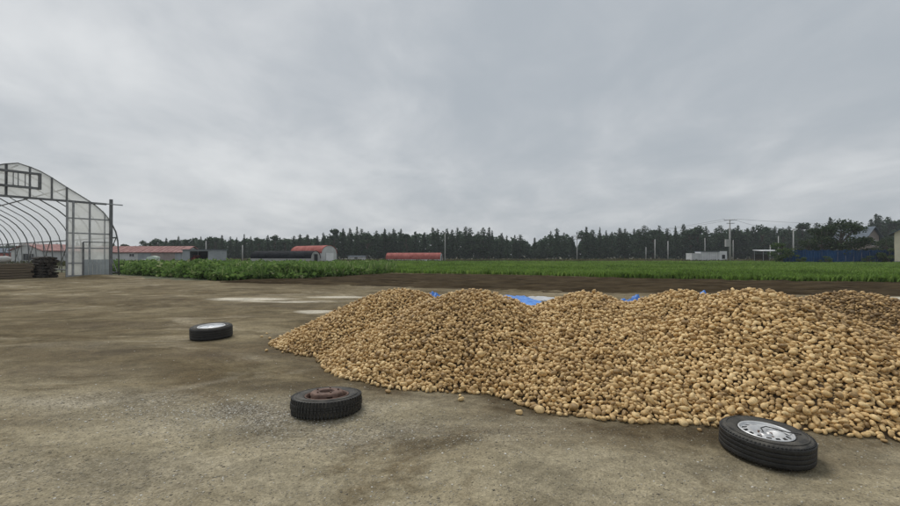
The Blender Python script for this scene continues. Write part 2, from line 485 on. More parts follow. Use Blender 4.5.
# ------------------------------------------------------------------ gravel: loose stones on the yard
def octa_scatter(name, pos, size, tone, m, flat=0.6):
    n = len(pos)
    base = np.array([(1, 0, 0), (-1, 0, 0), (0, 1, 0), (0, -1, 0), (0, 0, 1), (0, 0, -1)], float)
    faces = np.array([(0, 2, 4), (2, 1, 4), (1, 3, 4), (3, 0, 4), (2, 0, 5), (1, 2, 5), (3, 1, 5), (0, 3, 5)])
    V = base[None] * (1 + 0.5 * (RNG.random((n, 6, 1)) - 0.5))
    V = V * (size[:, None, None] * np.stack([np.ones(n), 0.6 + 0.4 * RNG.random(n), flat * (0.6 + 0.5 * RNG.random(n))], 1)[:, None])
    a = RNG.random(n) * 6.283; c, s = np.cos(a)[:, None], np.sin(a)[:, None]
    x = V[..., 0] * c - V[..., 1] * s; y = V[..., 0] * s + V[..., 1] * c
    V = np.stack([x, y, V[..., 2]], 2) + pos[:, None]
    F = (faces[None] + 6 * np.arange(n)[:, None, None]).reshape(-1, 3)
    me = np_mesh(name, V.reshape(-1, 3), F)
    vert_attr(me, 'tone', np.repeat(tone, 6))
    return link_mesh(name, me, m)
def tone_mat(name, stops, rough=0.85, noise_amt=0.35, nscale=25, spec=0.35, bump=0.0, translucent=0.0, attr='tone'):
    m = bpy.data.materials.new(name); m.use_nodes = True
    N, L = m.node_tree.nodes, m.node_tree.links
    b = N['Principled BSDF']; b.inputs['Roughness'].default_value = rough; b.inputs['Specular IOR Level'].default_value = spec
    at = N.new('ShaderNodeAttribute'); at.attribute_name = attr
    r = N.new('ShaderNodeValToRGB')
    while len(r.color_ramp.elements) < len(stops): r.color_ramp.elements.new(0.5)
    for e_, (p, c) in zip(r.color_ramp.elements, stops): e_.position = p; e_.color = (*c, 1)
    L.new(at.outputs['Fac'], r.inputs[0])
    t = N.new('ShaderNodeTexCoord')
    n = N.new('ShaderNodeTexNoise'); n.inputs['Scale'].default_value = nscale; n.inputs['Detail'].default_value = 5; n.inputs['Roughness'].default_value = 0.65
    L.new(t.outputs['Object'], n.inputs['Vector'])
    mr = N.new('ShaderNodeMapRange'); mr.inputs['From Min'].default_value = 0.3; mr.inputs['From Max'].default_value = 0.7
    mr.inputs['To Min'].default_value = 1 - noise_amt; mr.inputs['To Max'].default_value = 1 + noise_amt * 0.6
    L.new(n.outputs['Fac'], mr.inputs['Value'])
    x = N.new('ShaderNodeMix'); x.data_type = 'RGBA'; x.blend_type = 'MULTIPLY'; x.inputs['Factor'].default_value = 1
    L.new(r.outputs[0], x.inputs[6]); L.new(mr.outputs[0], x.inputs[7])
    L.new(x.outputs[2], b.inputs['Base Color'])
    if bump:
        bp = N.new('ShaderNodeBump'); bp.inputs['Strength'].default_value = bump; bp.inputs['Distance'].default_value = 0.004
        L.new(n.outputs['Fac'], bp.inputs['Height']); L.new(bp.outputs[0], b.inputs['Normal'])
    if translucent:
        tr = N.new('ShaderNodeBsdfTranslucent'); L.new(x.outputs[2], tr.inputs['Color'])
        mx = N.new('ShaderNodeMixShader'); mx.inputs[0].default_value = translucent
        L.new(b.outputs[0], mx.inputs[1]); L.new(tr.outputs[0], mx.inputs[2])
        L.new(mx.outputs[0], N['Material Output'].inputs['Surface'])
    M[name] = m
    return m
tone_mat('stone', [(0, (0.12, 0.105, 0.082)), (0.5, (0.26, 0.226, 0.165)), (0.85, (0.38, 0.345, 0.27)), (1, (0.66, 0.64, 0.58))], 0.9, 0.3, 60)
def gravel():
    n = 13000
    px = RNG.uniform(-60, 960, n); py = 300 + 215 * RNG.random(n) ** 0.7
    Y = FPX * EYE / (py - YHOR); X = (px - 450) / FPX * Y
    # more stones in the worn gravel patches
    ex = []
    for (gx, gy, rx, ry, k) in ((235, 412, 1.2, 0.42, 3600), (120, 400, 1.0, 0.3, 900), (330, 432, 0.8, 0.3, 1500), (430, 430, 0.9, 0.3, 900), (60, 470, 1.2, 0.4, 700)):
        c = G(gx, gy); ex.append(np.stack([RNG.normal(c.x, rx * 0.7, k), RNG.normal(c.y, ry * 0.7, k)], 1))
    ex = np.concatenate(ex)
    X = np.r_[X, ex[:, 0]]; Y = np.r_[Y, ex[:, 1]]
    keep = (heap_h(X, Y) < -0.03)
    X, Y = X[keep], Y[keep]; n = len(X)
    s = 0.0035 + 0.0075 * RNG.random(n) ** 3
    big = RNG.random(n) < 0.006; s[big] *= 1.9
    tone = np.clip(RNG.normal(0.62, 0.18, n), 0.1, 0.9); tone[RNG.random(n) < 0.06] = 1.0
    if len(X) > 0:
        zn = np.exp(-(((X - G(235, 412).x) / 1.2) ** 2 + ((Y - G(235, 412).y) / 0.45) ** 2)); tone[RNG.random(n) < 0.28 * zn] = 1.0
    if len(ex): s[-len(ex):] *= 1.25
    cl = RNG.random(n) < 0.016; s[cl] = RNG.uniform(0.005, 0.012, cl.sum()); tone[cl] = RNG.uniform(0.0, 0.2, cl.sum())
    o = octa_scatter('gravel', np.stack([X, Y, ground_h(X, Y) + s * 0.04], 1), s, tone, 'stone', 0.42)
    tag(o, 'small loose stones scattered over the dirt yard', 'gravel', kind='stuff')
gravel()

# ------------------------------------------------------------------ potatoes
tone_mat('potato', [(0, (0.17, 0.108, 0.048)), (0.30, (0.39, 0.252, 0.108)), (0.62, (0.63, 0.428, 0.190)), (1, (0.77, 0.57, 0.290))], 0.55, 0.40, 45, 0.4, 0.25)
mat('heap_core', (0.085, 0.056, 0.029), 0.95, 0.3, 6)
tone_mat('potato_near', [(0, (0.17, 0.108, 0.048)), (0.30, (0.39, 0.252, 0.108)), (0.62, (0.63, 0.428, 0.190)), (1, (0.77, 0.57, 0.290))], 0.55, 0.42, 1.7, 0.4, 0.25)
def ico(sub):
    import bmesh
    bm = bmesh.new(); bmesh.ops.create_icosphere(bm, subdivisions=sub, radius=1.0)
    v = np.array([p.co[:] for p in bm.verts]); f = np.array([[q.index for q in p.verts] for p in bm.faces]); bm.free()
    return v, f
def potato_shape(v, k):
    r = np.random.default_rng(500 + k)
    a = v.copy()
    b, c = r.uniform(0.50, 0.82), r.uniform(0.48, 0.68)
    lump = 1 + 0.08 * np.sin(v @ r.normal(size=3) * 2.2 + r.uniform(0, 6)) + 0.05 * np.sin(v @ r.normal(size=3) * 3.6 + r.uniform(0, 6)) \
        + 0.03 * np.sin(v @ r.normal(size=3) * 6 + r.uniform(0, 6))
    a = v * lump[:, None] * np.array([1, b, c])
    a[:, 1] += r.uniform(-0.16, 0.16) * (a[:, 0] ** 2 - 0.4)
    a[:, 1:] *= (1 + r.uniform(-0.16, 0.16) * a[:, :1])
    return a
def heap():
    NV = 28
    v2, f2 = ico(2); v3, f3 = ico(3)
    sh2 = np.stack([potato_shape(v2, k) for k in range(NV)])
    # --- scatter: big first, touching but not swallowing one another
    cell = 0.072; grid = {}
    pts = []
    def near(x, y):
        i, j = int(x / cell), int(y / cell)
        for a in (-1, 0, 1):
            for b in (-1, 0, 1):
                for q in grid.get((i + a, j + b), ()): yield q
    def put(p):
        grid.setdefault((int(p[0] / cell), int(p[1] / cell)), []).append(p); pts.append(p)
    def seen(x, y, z):
        """could be seen from the camera or a few steps beside it"""
        ok = np.zeros(len(x), bool)
        for ex_ in (-2.0, 0.0, 2.0):
            vis = np.ones(len(x), bool)
            for t in np.linspace(0.45, 0.97, 14):
                vis &= heap_h(ex_ + (x - ex_) * t, y * t) < EYE + 0.1 + (z + 0.14 - EYE - 0.1) * t
            ok |= vis
        return ok
    def layer(n, lmean, lsd, sink, fac, kind_):
        cx = RNG.uniform(-3.6, 9.6, n); cy = RNG.uniform(3.0, 9.4, n)
        h0 = heap_h(cx, cy)
        hh = h0 + 0.045 * fbm(cx, cy, 2.2, 3, 301) + 0.03 * fbm(cx, cy, 7, 2, 302)
        edge = hh > (-0.005 if not sink else 0.05)
        ok_ = edge & seen(cx, cy, np.maximum(h0, 0))
        cx, cy, hh = cx[ok_], cy[ok_], hh[ok_]; n = len(cx)
        ln = np.clip(RNG.normal(lmean, lsd, n), 0.016, 0.054)
        e1 = 0.01
        gx = (heap_h(cx + e1, cy) - heap_h(cx - e1, cy)) / (2 * e1); gy = (heap_h(cx, cy + e1) - heap_h(cx, cy - e1)) / (2 * e1)
        gz = ground_h(cx, cy)
        for k in range(n):
            x, y, h, l = cx[k], cy[k], hh[k], ln[k]
            zz_ = max(h - 0.010 - sink, gz[k] + l * 0.60)
            ok = True
            for q in near(x, y):
                d2 = (q[0] - x) ** 2 + (q[1] - y) ** 2 + (q[2] - zz_) ** 2
                if d2 < ((l + q[3]) * fac) ** 2: ok = False; break
            if ok: put((x, y, zz_ + random.uniform(-0.008, 0.010), l, gx[k], gy[k], kind_))
    cell = 0.072
    layer(210000, 0.0300, 0.0070, 0.0, 0.60, 0)
    nA = len(pts)
    layer(100000, 0.0275, 0.005, 0.019, 0.54, 3)
    nB = len(pts)
    # --- a few lying on top, resting on their neighbours
    m = 40000
    ex = RNG.uniform(-3.6, 9.6, m); ey = RNG.uniform(3.0, 9.4, m)
    eh = heap_h(ex, ey); ks = (eh > 0) & seen(ex, ey, np.maximum(eh, 0)); ex, ey, eh = ex[ks], ey[ks], eh[ks]; m = len(ex)
    el = np.clip(RNG.normal(0.030, 0.007, m), 0.020, 0.050)
    placed = 0
    for k in range(m):
        x, y, l = ex[k], ey[k], el[k]; r = l * 0.70
        top = -9; cnt = 0
        for q in near(x, y):
            d2 = (q[0] - x) ** 2 + (q[1] - y) ** 2; s = r + q[3] * 0.70
            if d2 < s * s:
                top = max(top, q[2] + math.sqrt(s * s - d2) * 0.86); cnt += 1
        if cnt >= 3 and top < eh[k] + 0.040:
            put((x, y, top, l, 0.6 * random.uniform(-1, 1), 0.6 * random.uniform(-1, 1), 1)); placed += 1
    # --- strays beyond the foot
    loose = []
    m = 2600
    sx = RNG.uniform(-3.8, 9.5, m); sy = RNG.uniform(2.9, 9.4, m); hs = heap_h(sx, sy)
    for k in range(m):
        if hs[k] > -0.01 or hs[k] < -0.30: continue
        if random.random() > 0.9 * math.exp((hs[k] + 0.01) / 0.035): continue
        l = random.uniform(0.020, 0.034)
        if any((q[0] - sx[k]) ** 2 + (q[1] - sy[k]) ** 2 < (0.8 * (l + q[3])) ** 2 for q in near(sx[k], sy[k])): continue
        put((sx[k], sy[k], gh(sx[k], sy[k]) + l * 0.60, l, 0, 0, 2))
    for (px, py) in ((262, 337), (267, 334), (270, 339), (283, 353), (460, 396), (461, 400), (388, 392)):
        g = G(px, py); l = random.uniform(0.024, 0.034)
        if heap_h(np.array([g.x]), np.array([g.y]))[0] > -0.01: continue
        if any((q[0] - g.x) ** 2 + (q[1] - g.y) ** 2 < (0.8 * (l + q[3])) ** 2 for q in near(g.x, g.y)): continue
        put((g.x, g.y, gh(g.x, g.y) + l * 0.60, l, 0, 0, 2))
    A = np.array(pts); n = len(A)
    print('potatoes', n, nA, nB, placed)
    # --- orientation: long axis along the slope surface with some tumble
    yaw = RNG.random(n) * 6.283
    nx, ny = -A[:, 4], -A[:, 5]
    tl = np.where(A[:, 6] == 2, 0.10, 0.38)
    nrm = np.stack([nx + RNG.normal(0, 1, n) * tl, ny + RNG.normal(0, 1, n) * tl, np.ones(n)], 1)
    nrm /= np.linalg.norm(nrm, axis=1)[:, None]
    xa = np.stack([np.cos(yaw), np.sin(yaw), np.zeros(n)], 1)
    xa -= nrm * (xa * nrm).sum(1)[:, None]; xa /= np.linalg.norm(xa, axis=1)[:, None]
    ya = np.cross(nrm, xa)
    RM = np.stack([xa, ya, nrm], 2)
    pos = A[:, :3]
    # --- tone: clean skins and earthy ones, in drifts as they were tipped
    drift = fbm(pos[:, 0], pos[:, 1], 0.9, 3, 410) * 0.55 - 0.36 * np.exp(-((pos[:, 0] - 6.3) / 1.7) ** 2 - ((pos[:, 1] - 5.8) / 1.6) ** 2)
    tone = np.clip(0.64 + drift + RNG.normal(0, 0.19, n), 0, 1)
    tone[RNG.random(n) < 0.12] *= 0.4
    kind = RNG.integers(0, NV, n)
    # --- which ones show largest in the photograph
    d = np.sqrt(pos[:, 0] ** 2 + pos[:, 1] ** 2 + (pos[:, 2] - EYE) ** 2)
    px = 450 + FPX * pos[:, 0] / pos[:, 1]
    front = ((A[:, 5] > 0.05) & (A[:, 6] != 3)) | (A[:, 6] == 1) | (A[:, 6] == 2)
    score = np.where((px > 5) & (px < 895) & front, A[:, 3] / d, 0)
    isl = (A[:, 6] == 2) & (pos[:, 0] < -0.1) & (px > 5)
    idx_loose = np.where(isl)[0]
    idx_loose = idx_loose[np.argsort(-(A[idx_loose, 3] / d[idx_loose]))][:40]
    score[idx_loose] = 0
    near_ids = np.argsort(-score)[:300 - len(idx_loose)]
    single = np.zeros(n, bool); single[near_ids] = True; single[idx_loose] = True
    # --- the mass of the heap
    v1, f1 = ico(1); sh1 = np.stack([potato_shape(v1 * 1.06, k) for k in range(NV)])
    fine = (pos[:, 1] < 5.3) & (A[:, 6] != 3)
    Vs, Fs, Ts = [], [], []; off = 0
    for w, sh, f_ in ((~single & fine, sh2, f2), (~single & ~fine, sh1, f1)):
        V = sh[kind[w]] * A[w, 3][:, None, None]
        V = np.einsum('nij,nkj->nki', RM[w], V) + pos[w][:, None]
        nv = sh.shape[1]; N_ = int(w.sum())
        Vs.append(V.reshape(-1, 3)); Fs.append((f_[None] + nv * np.arange(N_)[:, None, None]).reshape(-1, 3) + off)
        Ts.append(np.repeat(tone[w], nv)); off += nv * N_
    V = np.concatenate(Vs); F = np.concatenate(Fs); tones = np.concatenate(Ts)
    # core under the potatoes, coloured dark to stand for shade in the gaps
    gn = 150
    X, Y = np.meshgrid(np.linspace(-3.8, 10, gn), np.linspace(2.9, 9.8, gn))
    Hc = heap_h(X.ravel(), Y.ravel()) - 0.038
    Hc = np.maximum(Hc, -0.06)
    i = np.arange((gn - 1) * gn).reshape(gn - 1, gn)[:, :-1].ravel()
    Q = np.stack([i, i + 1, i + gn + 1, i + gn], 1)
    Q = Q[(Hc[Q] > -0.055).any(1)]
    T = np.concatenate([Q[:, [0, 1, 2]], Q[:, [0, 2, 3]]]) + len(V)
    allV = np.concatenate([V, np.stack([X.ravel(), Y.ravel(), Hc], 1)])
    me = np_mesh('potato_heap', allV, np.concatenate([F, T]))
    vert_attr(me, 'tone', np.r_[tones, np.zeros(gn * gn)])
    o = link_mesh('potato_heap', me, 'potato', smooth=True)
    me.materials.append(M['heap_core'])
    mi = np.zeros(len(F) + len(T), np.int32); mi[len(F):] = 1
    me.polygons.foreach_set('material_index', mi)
    tag(o, 'long row of tipped tan potatoes heaped across the dirt yard', 'potato heap', kind='stuff')
    # --- the nearest ones one by one
    variants = {}
    def variant(k, tn):
        key = (k, round(tn * 6))
        if key not in variants:
            vv = potato_shape(v3, k)
            me = np_mesh('potato', vv, f3)
            me.polygons.foreach_set('use_smooth', [True] * len(me.polygons))
            vert_attr(me, 'tone', np.full(len(vv), tn)); me.materials.append(M['potato_near'])
            variants[key] = me
        return variants[key]
    nl, nm, nr = (near_ids[px[near_ids] < 712], near_ids[(px[near_ids] >= 712) & (px[near_ids] <= 815)], near_ids[px[near_ids] > 815])
    for ids, lab, grp in ((nl, 'tan potato at the heap foot left of the silver rimmed wheel', 'potatoes left of the silver rimmed wheel'),
                          (nm, 'tan potato at the heap foot just behind the silver rimmed wheel', 'potatoes behind the silver rimmed wheel'),
                          (nr, 'tan potato at the heap foot right of the silver rimmed wheel', 'potatoes right of the silver rimmed wheel'),
                          (idx_loose, 'stray potato on the dirt by the left end of the heap', 'stray potatoes by the left end of the heap')):
        for q in ids:
            o = bpy.data.objects.new('potato', variant(int(kind[q]) % 14, float(tone[q])))
            Rm = Matrix(RM[q].tolist()).to_4x4()
            o.matrix_world = Matrix.Translation(Vector(pos[q].tolist())) @ Rm @ Matrix.Scale(float(A[q, 3]), 4)
            COL.objects.link(o)
            tag(o, lab, 'potato', grp)
heap()

# ------------------------------------------------------------------ wheels lying on the yard
mat('rubber', (0.010, 0.0105, 0.0115), 0.6, 0.35, 14, bump=0.3, bscale=90, col2=(0.026, 0.025, 0.023))
mat('rubber_dusty', (0.016, 0.016, 0.016), 0.72, 0.35, 9, bump=0.3, bscale=90, col2=(0.085, 0.078, 0.064))
mat('rusty_steel', (0.115, 0.062, 0.045), 0.7, 0.35, 16, metal=0.15, bump=0.3, bscale=60, col2=(0.19, 0.115, 0.085))
mat('silver_paint', (0.56, 0.57, 0.58), 0.42, 0.2, 10, metal=0.35, col2=(0.70, 0.70, 0.69))
mat('pale_steel', (0.60, 0.63, 0.66), 0.38, 0.15, 7, metal=0.4)
mat('hole_shade', (0.02, 0.02, 0.02), 0.9, 0.2, 5)

def tyre_parts(root, R, W, rr, lugs, n=96):
    mid = (R + rr) / 2
    half = [(rr, W * 0.80), (rr + 0.006, W * 0.90), (rr + 0.022, W * 0.955), (mid, W), (R - 0.055, W * 0.985), (R - 0.032, W * 0.955), (R - 0.016, W * 0.90), (R - 0.009, W * 0.83)]
    prof = half + [(R - 0.008, W * 0.13)] + [(r, W - z) for r, z in half[::-1]][1:]
    t = MB().lathe(prof, n).build('tyre', 'rubber_dusty', root, True)
    # raised bead rings on the sidewall
    MB().lathe([(mid + 0.012, W * 0.985), (mid + 0.014, W * 1.006), (mid + 0.019, W * 1.006), (mid + 0.022, W * 0.99)], n).build('sidewall_ring', 'rubber_dusty', t, True)
    tr = MB()
    if lugs == 'block':
        m = 62
        for k in range(m):
            a = 2 * math.pi * (k + random.uniform(-0.05, 0.05)) / m
            ca, sa = math.cos(a), math.sin(a)
            ra, ta = Vector((ca, sa, 0)), Vector((-sa, ca, 0))
            w = 2 * math.pi * R / m
            for z0, z1, f in ((0.06, 0.30, 0.58), (0.34, 0.49, 0.80), (0.51, 0.66, 0.80), (0.70, 0.94, 0.58)):
                sh = 0.25 * w if 0.3 < z0 < 0.6 else (0.5 * w if z0 > 0.5 else 0)
                r0 = R - 0.012 - (0.006 if z0 < 0.1 or z1 > 0.9 else 0)
                tr.box(ra * (r0 + 0.004) + ta * sh + Vector((0, 0, W * (z0 + z1) / 2)), (0.018, w * f, W * (z1 - z0)), ax=(ra, ta, Vector((0, 0, 1))))
    else:
        for z0, z1 in ((0.13, 0.315), (0.325, 0.495), (0.505, 0.675), (0.685, 0.87)):
            tr.lathe([(R - 0.0085, W * z0), (R - 0.0025, W * (z0 + 0.006)), (R - 0.0015, W * (z0 + 0.02)), (R - 0.0015, W * (z1 - 0.02)), (R - 0.0025, W * (z1 - 0.006)), (R - 0.0085, W * z1)], n)
        m = 70
        for k in range(m):
            a = 2 * math.pi * k / m
            ra, ta = Vector((math.cos(a), math.sin(a), 0)), Vector((-math.sin(a), math.cos(a), 0))
            for z in (0.115, 0.885):
                tr.box(ra * (R - 0.020) + Vector((0, 0, W * z)), (0.022, 0.014, W * 0.07), ax=(ra, ta, Vector((0, 0, 1))))
    tr.build('tread', 'rubber', root, lugs != 'block')
def bolts(root, r, z, k, size, m):
    for i in range(k):
        a = 2 * math.pi * i / k + 0.3
        b = MB().tube([(r * math.cos(a), r * math.sin(a), z - 0.004), (r * math.cos(a), r * math.sin(a), z + size)], size * 0.7, 6)
        b.build('wheel_nut', m, root)
def place_wheel(root, px, py, tilt=(0, 0), rz=0.0, sink=0.0):
    g = G(px, py)
    root.location = (g.x, g.y, gh(g.x, g.y) - sink)
    root.rotation_euler = (math.radians(tilt[0]), math.radians(tilt[1]), rz)

# rusty lorry wheel in front
w1 = thing('truck_wheel', 'black block-tread tyre on a rusty brown rim lying flat on gravel', 'wheel')
R, W, rr = 0.316, 0.155, 0.192
tyre_parts(w1, R, W, rr, 'block')
rim = MB().lathe([(rr + 0.004, W * 0.93), (rr - 0.002, W * 0.95), (rr - 0.010, W * 0.90), (rr - 0.016, W * 0.70), (rr - 0.022, W * 0.52), (rr - 0.030, W * 0.46)], 72).build('rim', 'rusty_steel', w1, True)
MB().lathe([(rr - 0.030, W * 0.46), (rr - 0.032, W * 0.2), (rr - 0.010, W * 0.06), (rr + 0.004, W * 0.07)], 72).build('rim_barrel', 'rusty_steel', w1, True)
MB().lathe([(rr - 0.030, W * 0.47), (0.156, W * 0.60), (0.150, W * 0.78), (0.147, W * 0.98), (0.143, W * 1.08), (0.134, W * 1.13), (0.120, W * 1.145), (0.072, W * 1.145), (0.066, W * 1.12), (0.065, W * 0.9)], 72,
           skip=lambda i, k: i in (1, 2) and (k % 18) in (3, 4, 5, 6)).build('hub_disc', 'rusty_steel', w1, True)
bolts(w1, 0.100, W * 1.145, 5, 0.012, 'rusty_steel')
place_wheel(w1, 327, 408.5, (-4.5, -0.6), 0.0, 0.012)

# pale disc wheel further back
w2 = thing('car_wheel', 'black tyre with a pale flat metal disc lying behind the others', 'wheel')
R, W, rr = 0.328, 0.215, 0.212
tyre_parts(w2, R, W, rr, 'rib')
MB().lathe([(rr + 0.004, W * 0.93), (rr - 0.004, W * 0.965), (rr - 0.014, W * 0.95), (rr - 0.020, W * 0.86)], 72).build('rim', 'silver_paint', w2, True)
MB().lathe([(rr - 0.020, W * 0.86), (0.17, W * 0.885), (0.12, W * 0.90), (0.075, W * 0.905), (0.07, W * 0.92), (0.03, W * 0.93), (0.0, W * 0.93)], 72).build('wheel_disc', 'pale_steel', w2, True)
MB().lathe([(rr - 0.02, W * 0.85), (rr - 0.025, W * 0.2), (rr + 0.004, W * 0.07)], 72).build('rim_barrel', 'silver_paint', w2, True)
bolts(w2, 0.056, W * 0.92, 5, 0.010, 'silver_paint')
place_wheel(w2, 212, 337.6, (2.0, -0.8), 0.0, 0.004)

# silver slotted wheel at the right
w3 = thing('car_wheel', 'black ribbed tyre on a silver slotted rim lying against the heap', 'wheel')
R, W, rr = 0.288, 0.172, 0.166
tyre_parts(w3, R, W, rr, 'rib')
MB().lathe([(rr + 0.004, W * 0.93), (rr, W * 0.965), (rr - 0.006, W * 0.955), (rr - 0.009, W * 0.90), (rr - 0.014, W * 0.855), (rr - 0.018, W * 0.845)], 98).build('rim', 'silver_paint', w3, True)
MB().lathe([(rr - 0.018, W * 0.845), (rr - 0.030, W * 0.2), (rr - 0.01, W * 0.06), (rr + 0.004, W * 0.07)], 72).build('rim_barrel', 'silver_paint', w3, True)
MB().lathe([(rr - 0.018, W * 0.845), (0.145, W * 0.850), (0.114, W * 0.910), (0.104, W * 0.918), (0.088, W * 0.87), (0.062, W * 0.76), (0.040, W * 0.74), (0.036, W * 0.83), (0.024, W * 0.85), (0.022, W * 0.6)], 98,
           skip=lambda i, k: i == 1 and (k % 7) in (1, 2, 3, 4)).build('hub_disc', 'silver_paint', w3, True)
MB().lathe([(rr - 0.028, W * 0.42), (0.0, W * 0.42)], 48).build('slot_shade_disc', 'hole_shade', w3)  # added black disc; its colour stands for the shade behind the slots
bolts(w3, 0.052, W * 0.75, 4, 0.012, 'rusty_steel')
MB().tube([(-0.02, 0.0, W * 0.90), (0.0, 0.05, W * 0.93), (0.05, 0.07, W * 0.95), (0.10, 0.03, W * 0.95), (0.135, -0.02, W * 0.94), (0.158, -0.05, W * 0.99), (0.19, -0.08, W * 1.02)], 0.004, 6).build('cord', 'rubber', w3)
place_wheel(w3, 764, 449.0, (1.5, 1.5), 0.0, 0.004)

# ------------------------------------------------------------------ blue tarp behind the heap
mat('blue_tarp', (0.045, 0.19, 0.62), 0.45, 0.25, 3, bump=0.3, bscale=8, col2=(0.10, 0.30, 0.75))
mat('white_tarp', (0.46, 0.47, 0.48), 0.5, 0.12, 3)
def tarp(name, label, c, sx, sy, hgt, m, seed, rz=0.0):
    n = 36
    u, v = np.meshgrid(np.linspace(-1, 1, n), np.linspace(-1, 1, n)); u = u.ravel(); v = v.ravel()
    x = u * sx; y = v * sy
    x = x + 0.25 * sx * fbm(v * 2, u * 2, 1.0, 2, seed + 5); y = y + 0.3 * sy * fbm(u * 2, v * 2, 1.0, 2, seed + 6)
    fold = np.abs(fbm(x * 2.4, y * 5.0, 1.6, 4, seed)) * 2.2
    dome = np.clip(1 - (u * u + v * v), 0, 1) ** 0.6
    z = hgt * dome * (0.55 + 0.9 * fold) + 0.05 + 0.03 * fold
    ca, sa = math.cos(rz), math.sin(rz)
    i = np.arange((n - 1) * n).reshape(n - 1, n)[:, :-1].ravel()
    F = np.stack([i, i + 1, i + n + 1, i + n], 1)
    V = np.stack([x * ca - y * sa, x * sa + y * ca, z], 1)
    o = link_mesh(name, np_mesh(name, V, F), m, smooth=True, loc=(c[0], c[1], 0.0))
    return tag(o, label, 'tarp')
tarp('tarp', 'flat blue tarp showing in the dip between second and third mound', G(521, 304.0)[:2], 0.62, 1.9, 0.10, 'blue_tarp', 201, 0.1)
tarp('tarp', 'white edge of sheet lying behind the flat blue tarp', G(540, 300.5)[:2], 0.5, 0.6, 0.05, 'white_tarp', 231, -0.1)
tarp('tarp', 'bunched blue tarp bulging behind the dip right of the third mound', (P(636, 300, 9.6).x, 9.6), 0.42, 0.55, 0.46, 'blue_tarp', 211, 0.2)
tarp('tarp', 'small bunch of blue tarp peeping over the dip by tallest mound', (P(713, 296, 9.2).x, 9.2), 0.36, 0.4, 0.62, 'blue_tarp', 221, -0.2)
tarp('tarp', 'scrap of blue tarp showing left between first and second mound', (P(434, 297, 10.4).x, 10.4), 0.34, 0.5, 0.50, 'blue_tarp', 241, 0.3)

# ------------------------------------------------------------------ large storage greenhouse at left
mat('galvanised', (0.30, 0.31, 0.32), 0.5, 0.25, 3, metal=0.4)
mat('dark_steel', (0.15, 0.155, 0.16), 0.55, 0.3, 3, metal=0.3)
film_mat('film', (0.88, 0.91, 0.92), 0.42)
film_mat('film_gable', (0.92, 0.93, 0.89), 0.76)
mat('sheet_metal', (0.36, 0.39, 0.40), 0.45, 0.15, 1.5, metal=0.3)
mat('weathered_wood', (0.165, 0.130, 0.090), 0.9, 0.4, 2.5, streak=(0.3, 3, 8))
mat('dark_wood', (0.045, 0.037, 0.030), 0.9, 0.5, 5)
mat('bag_white', (0.52, 0.52, 0.50), 0.6, 0.12, 2)

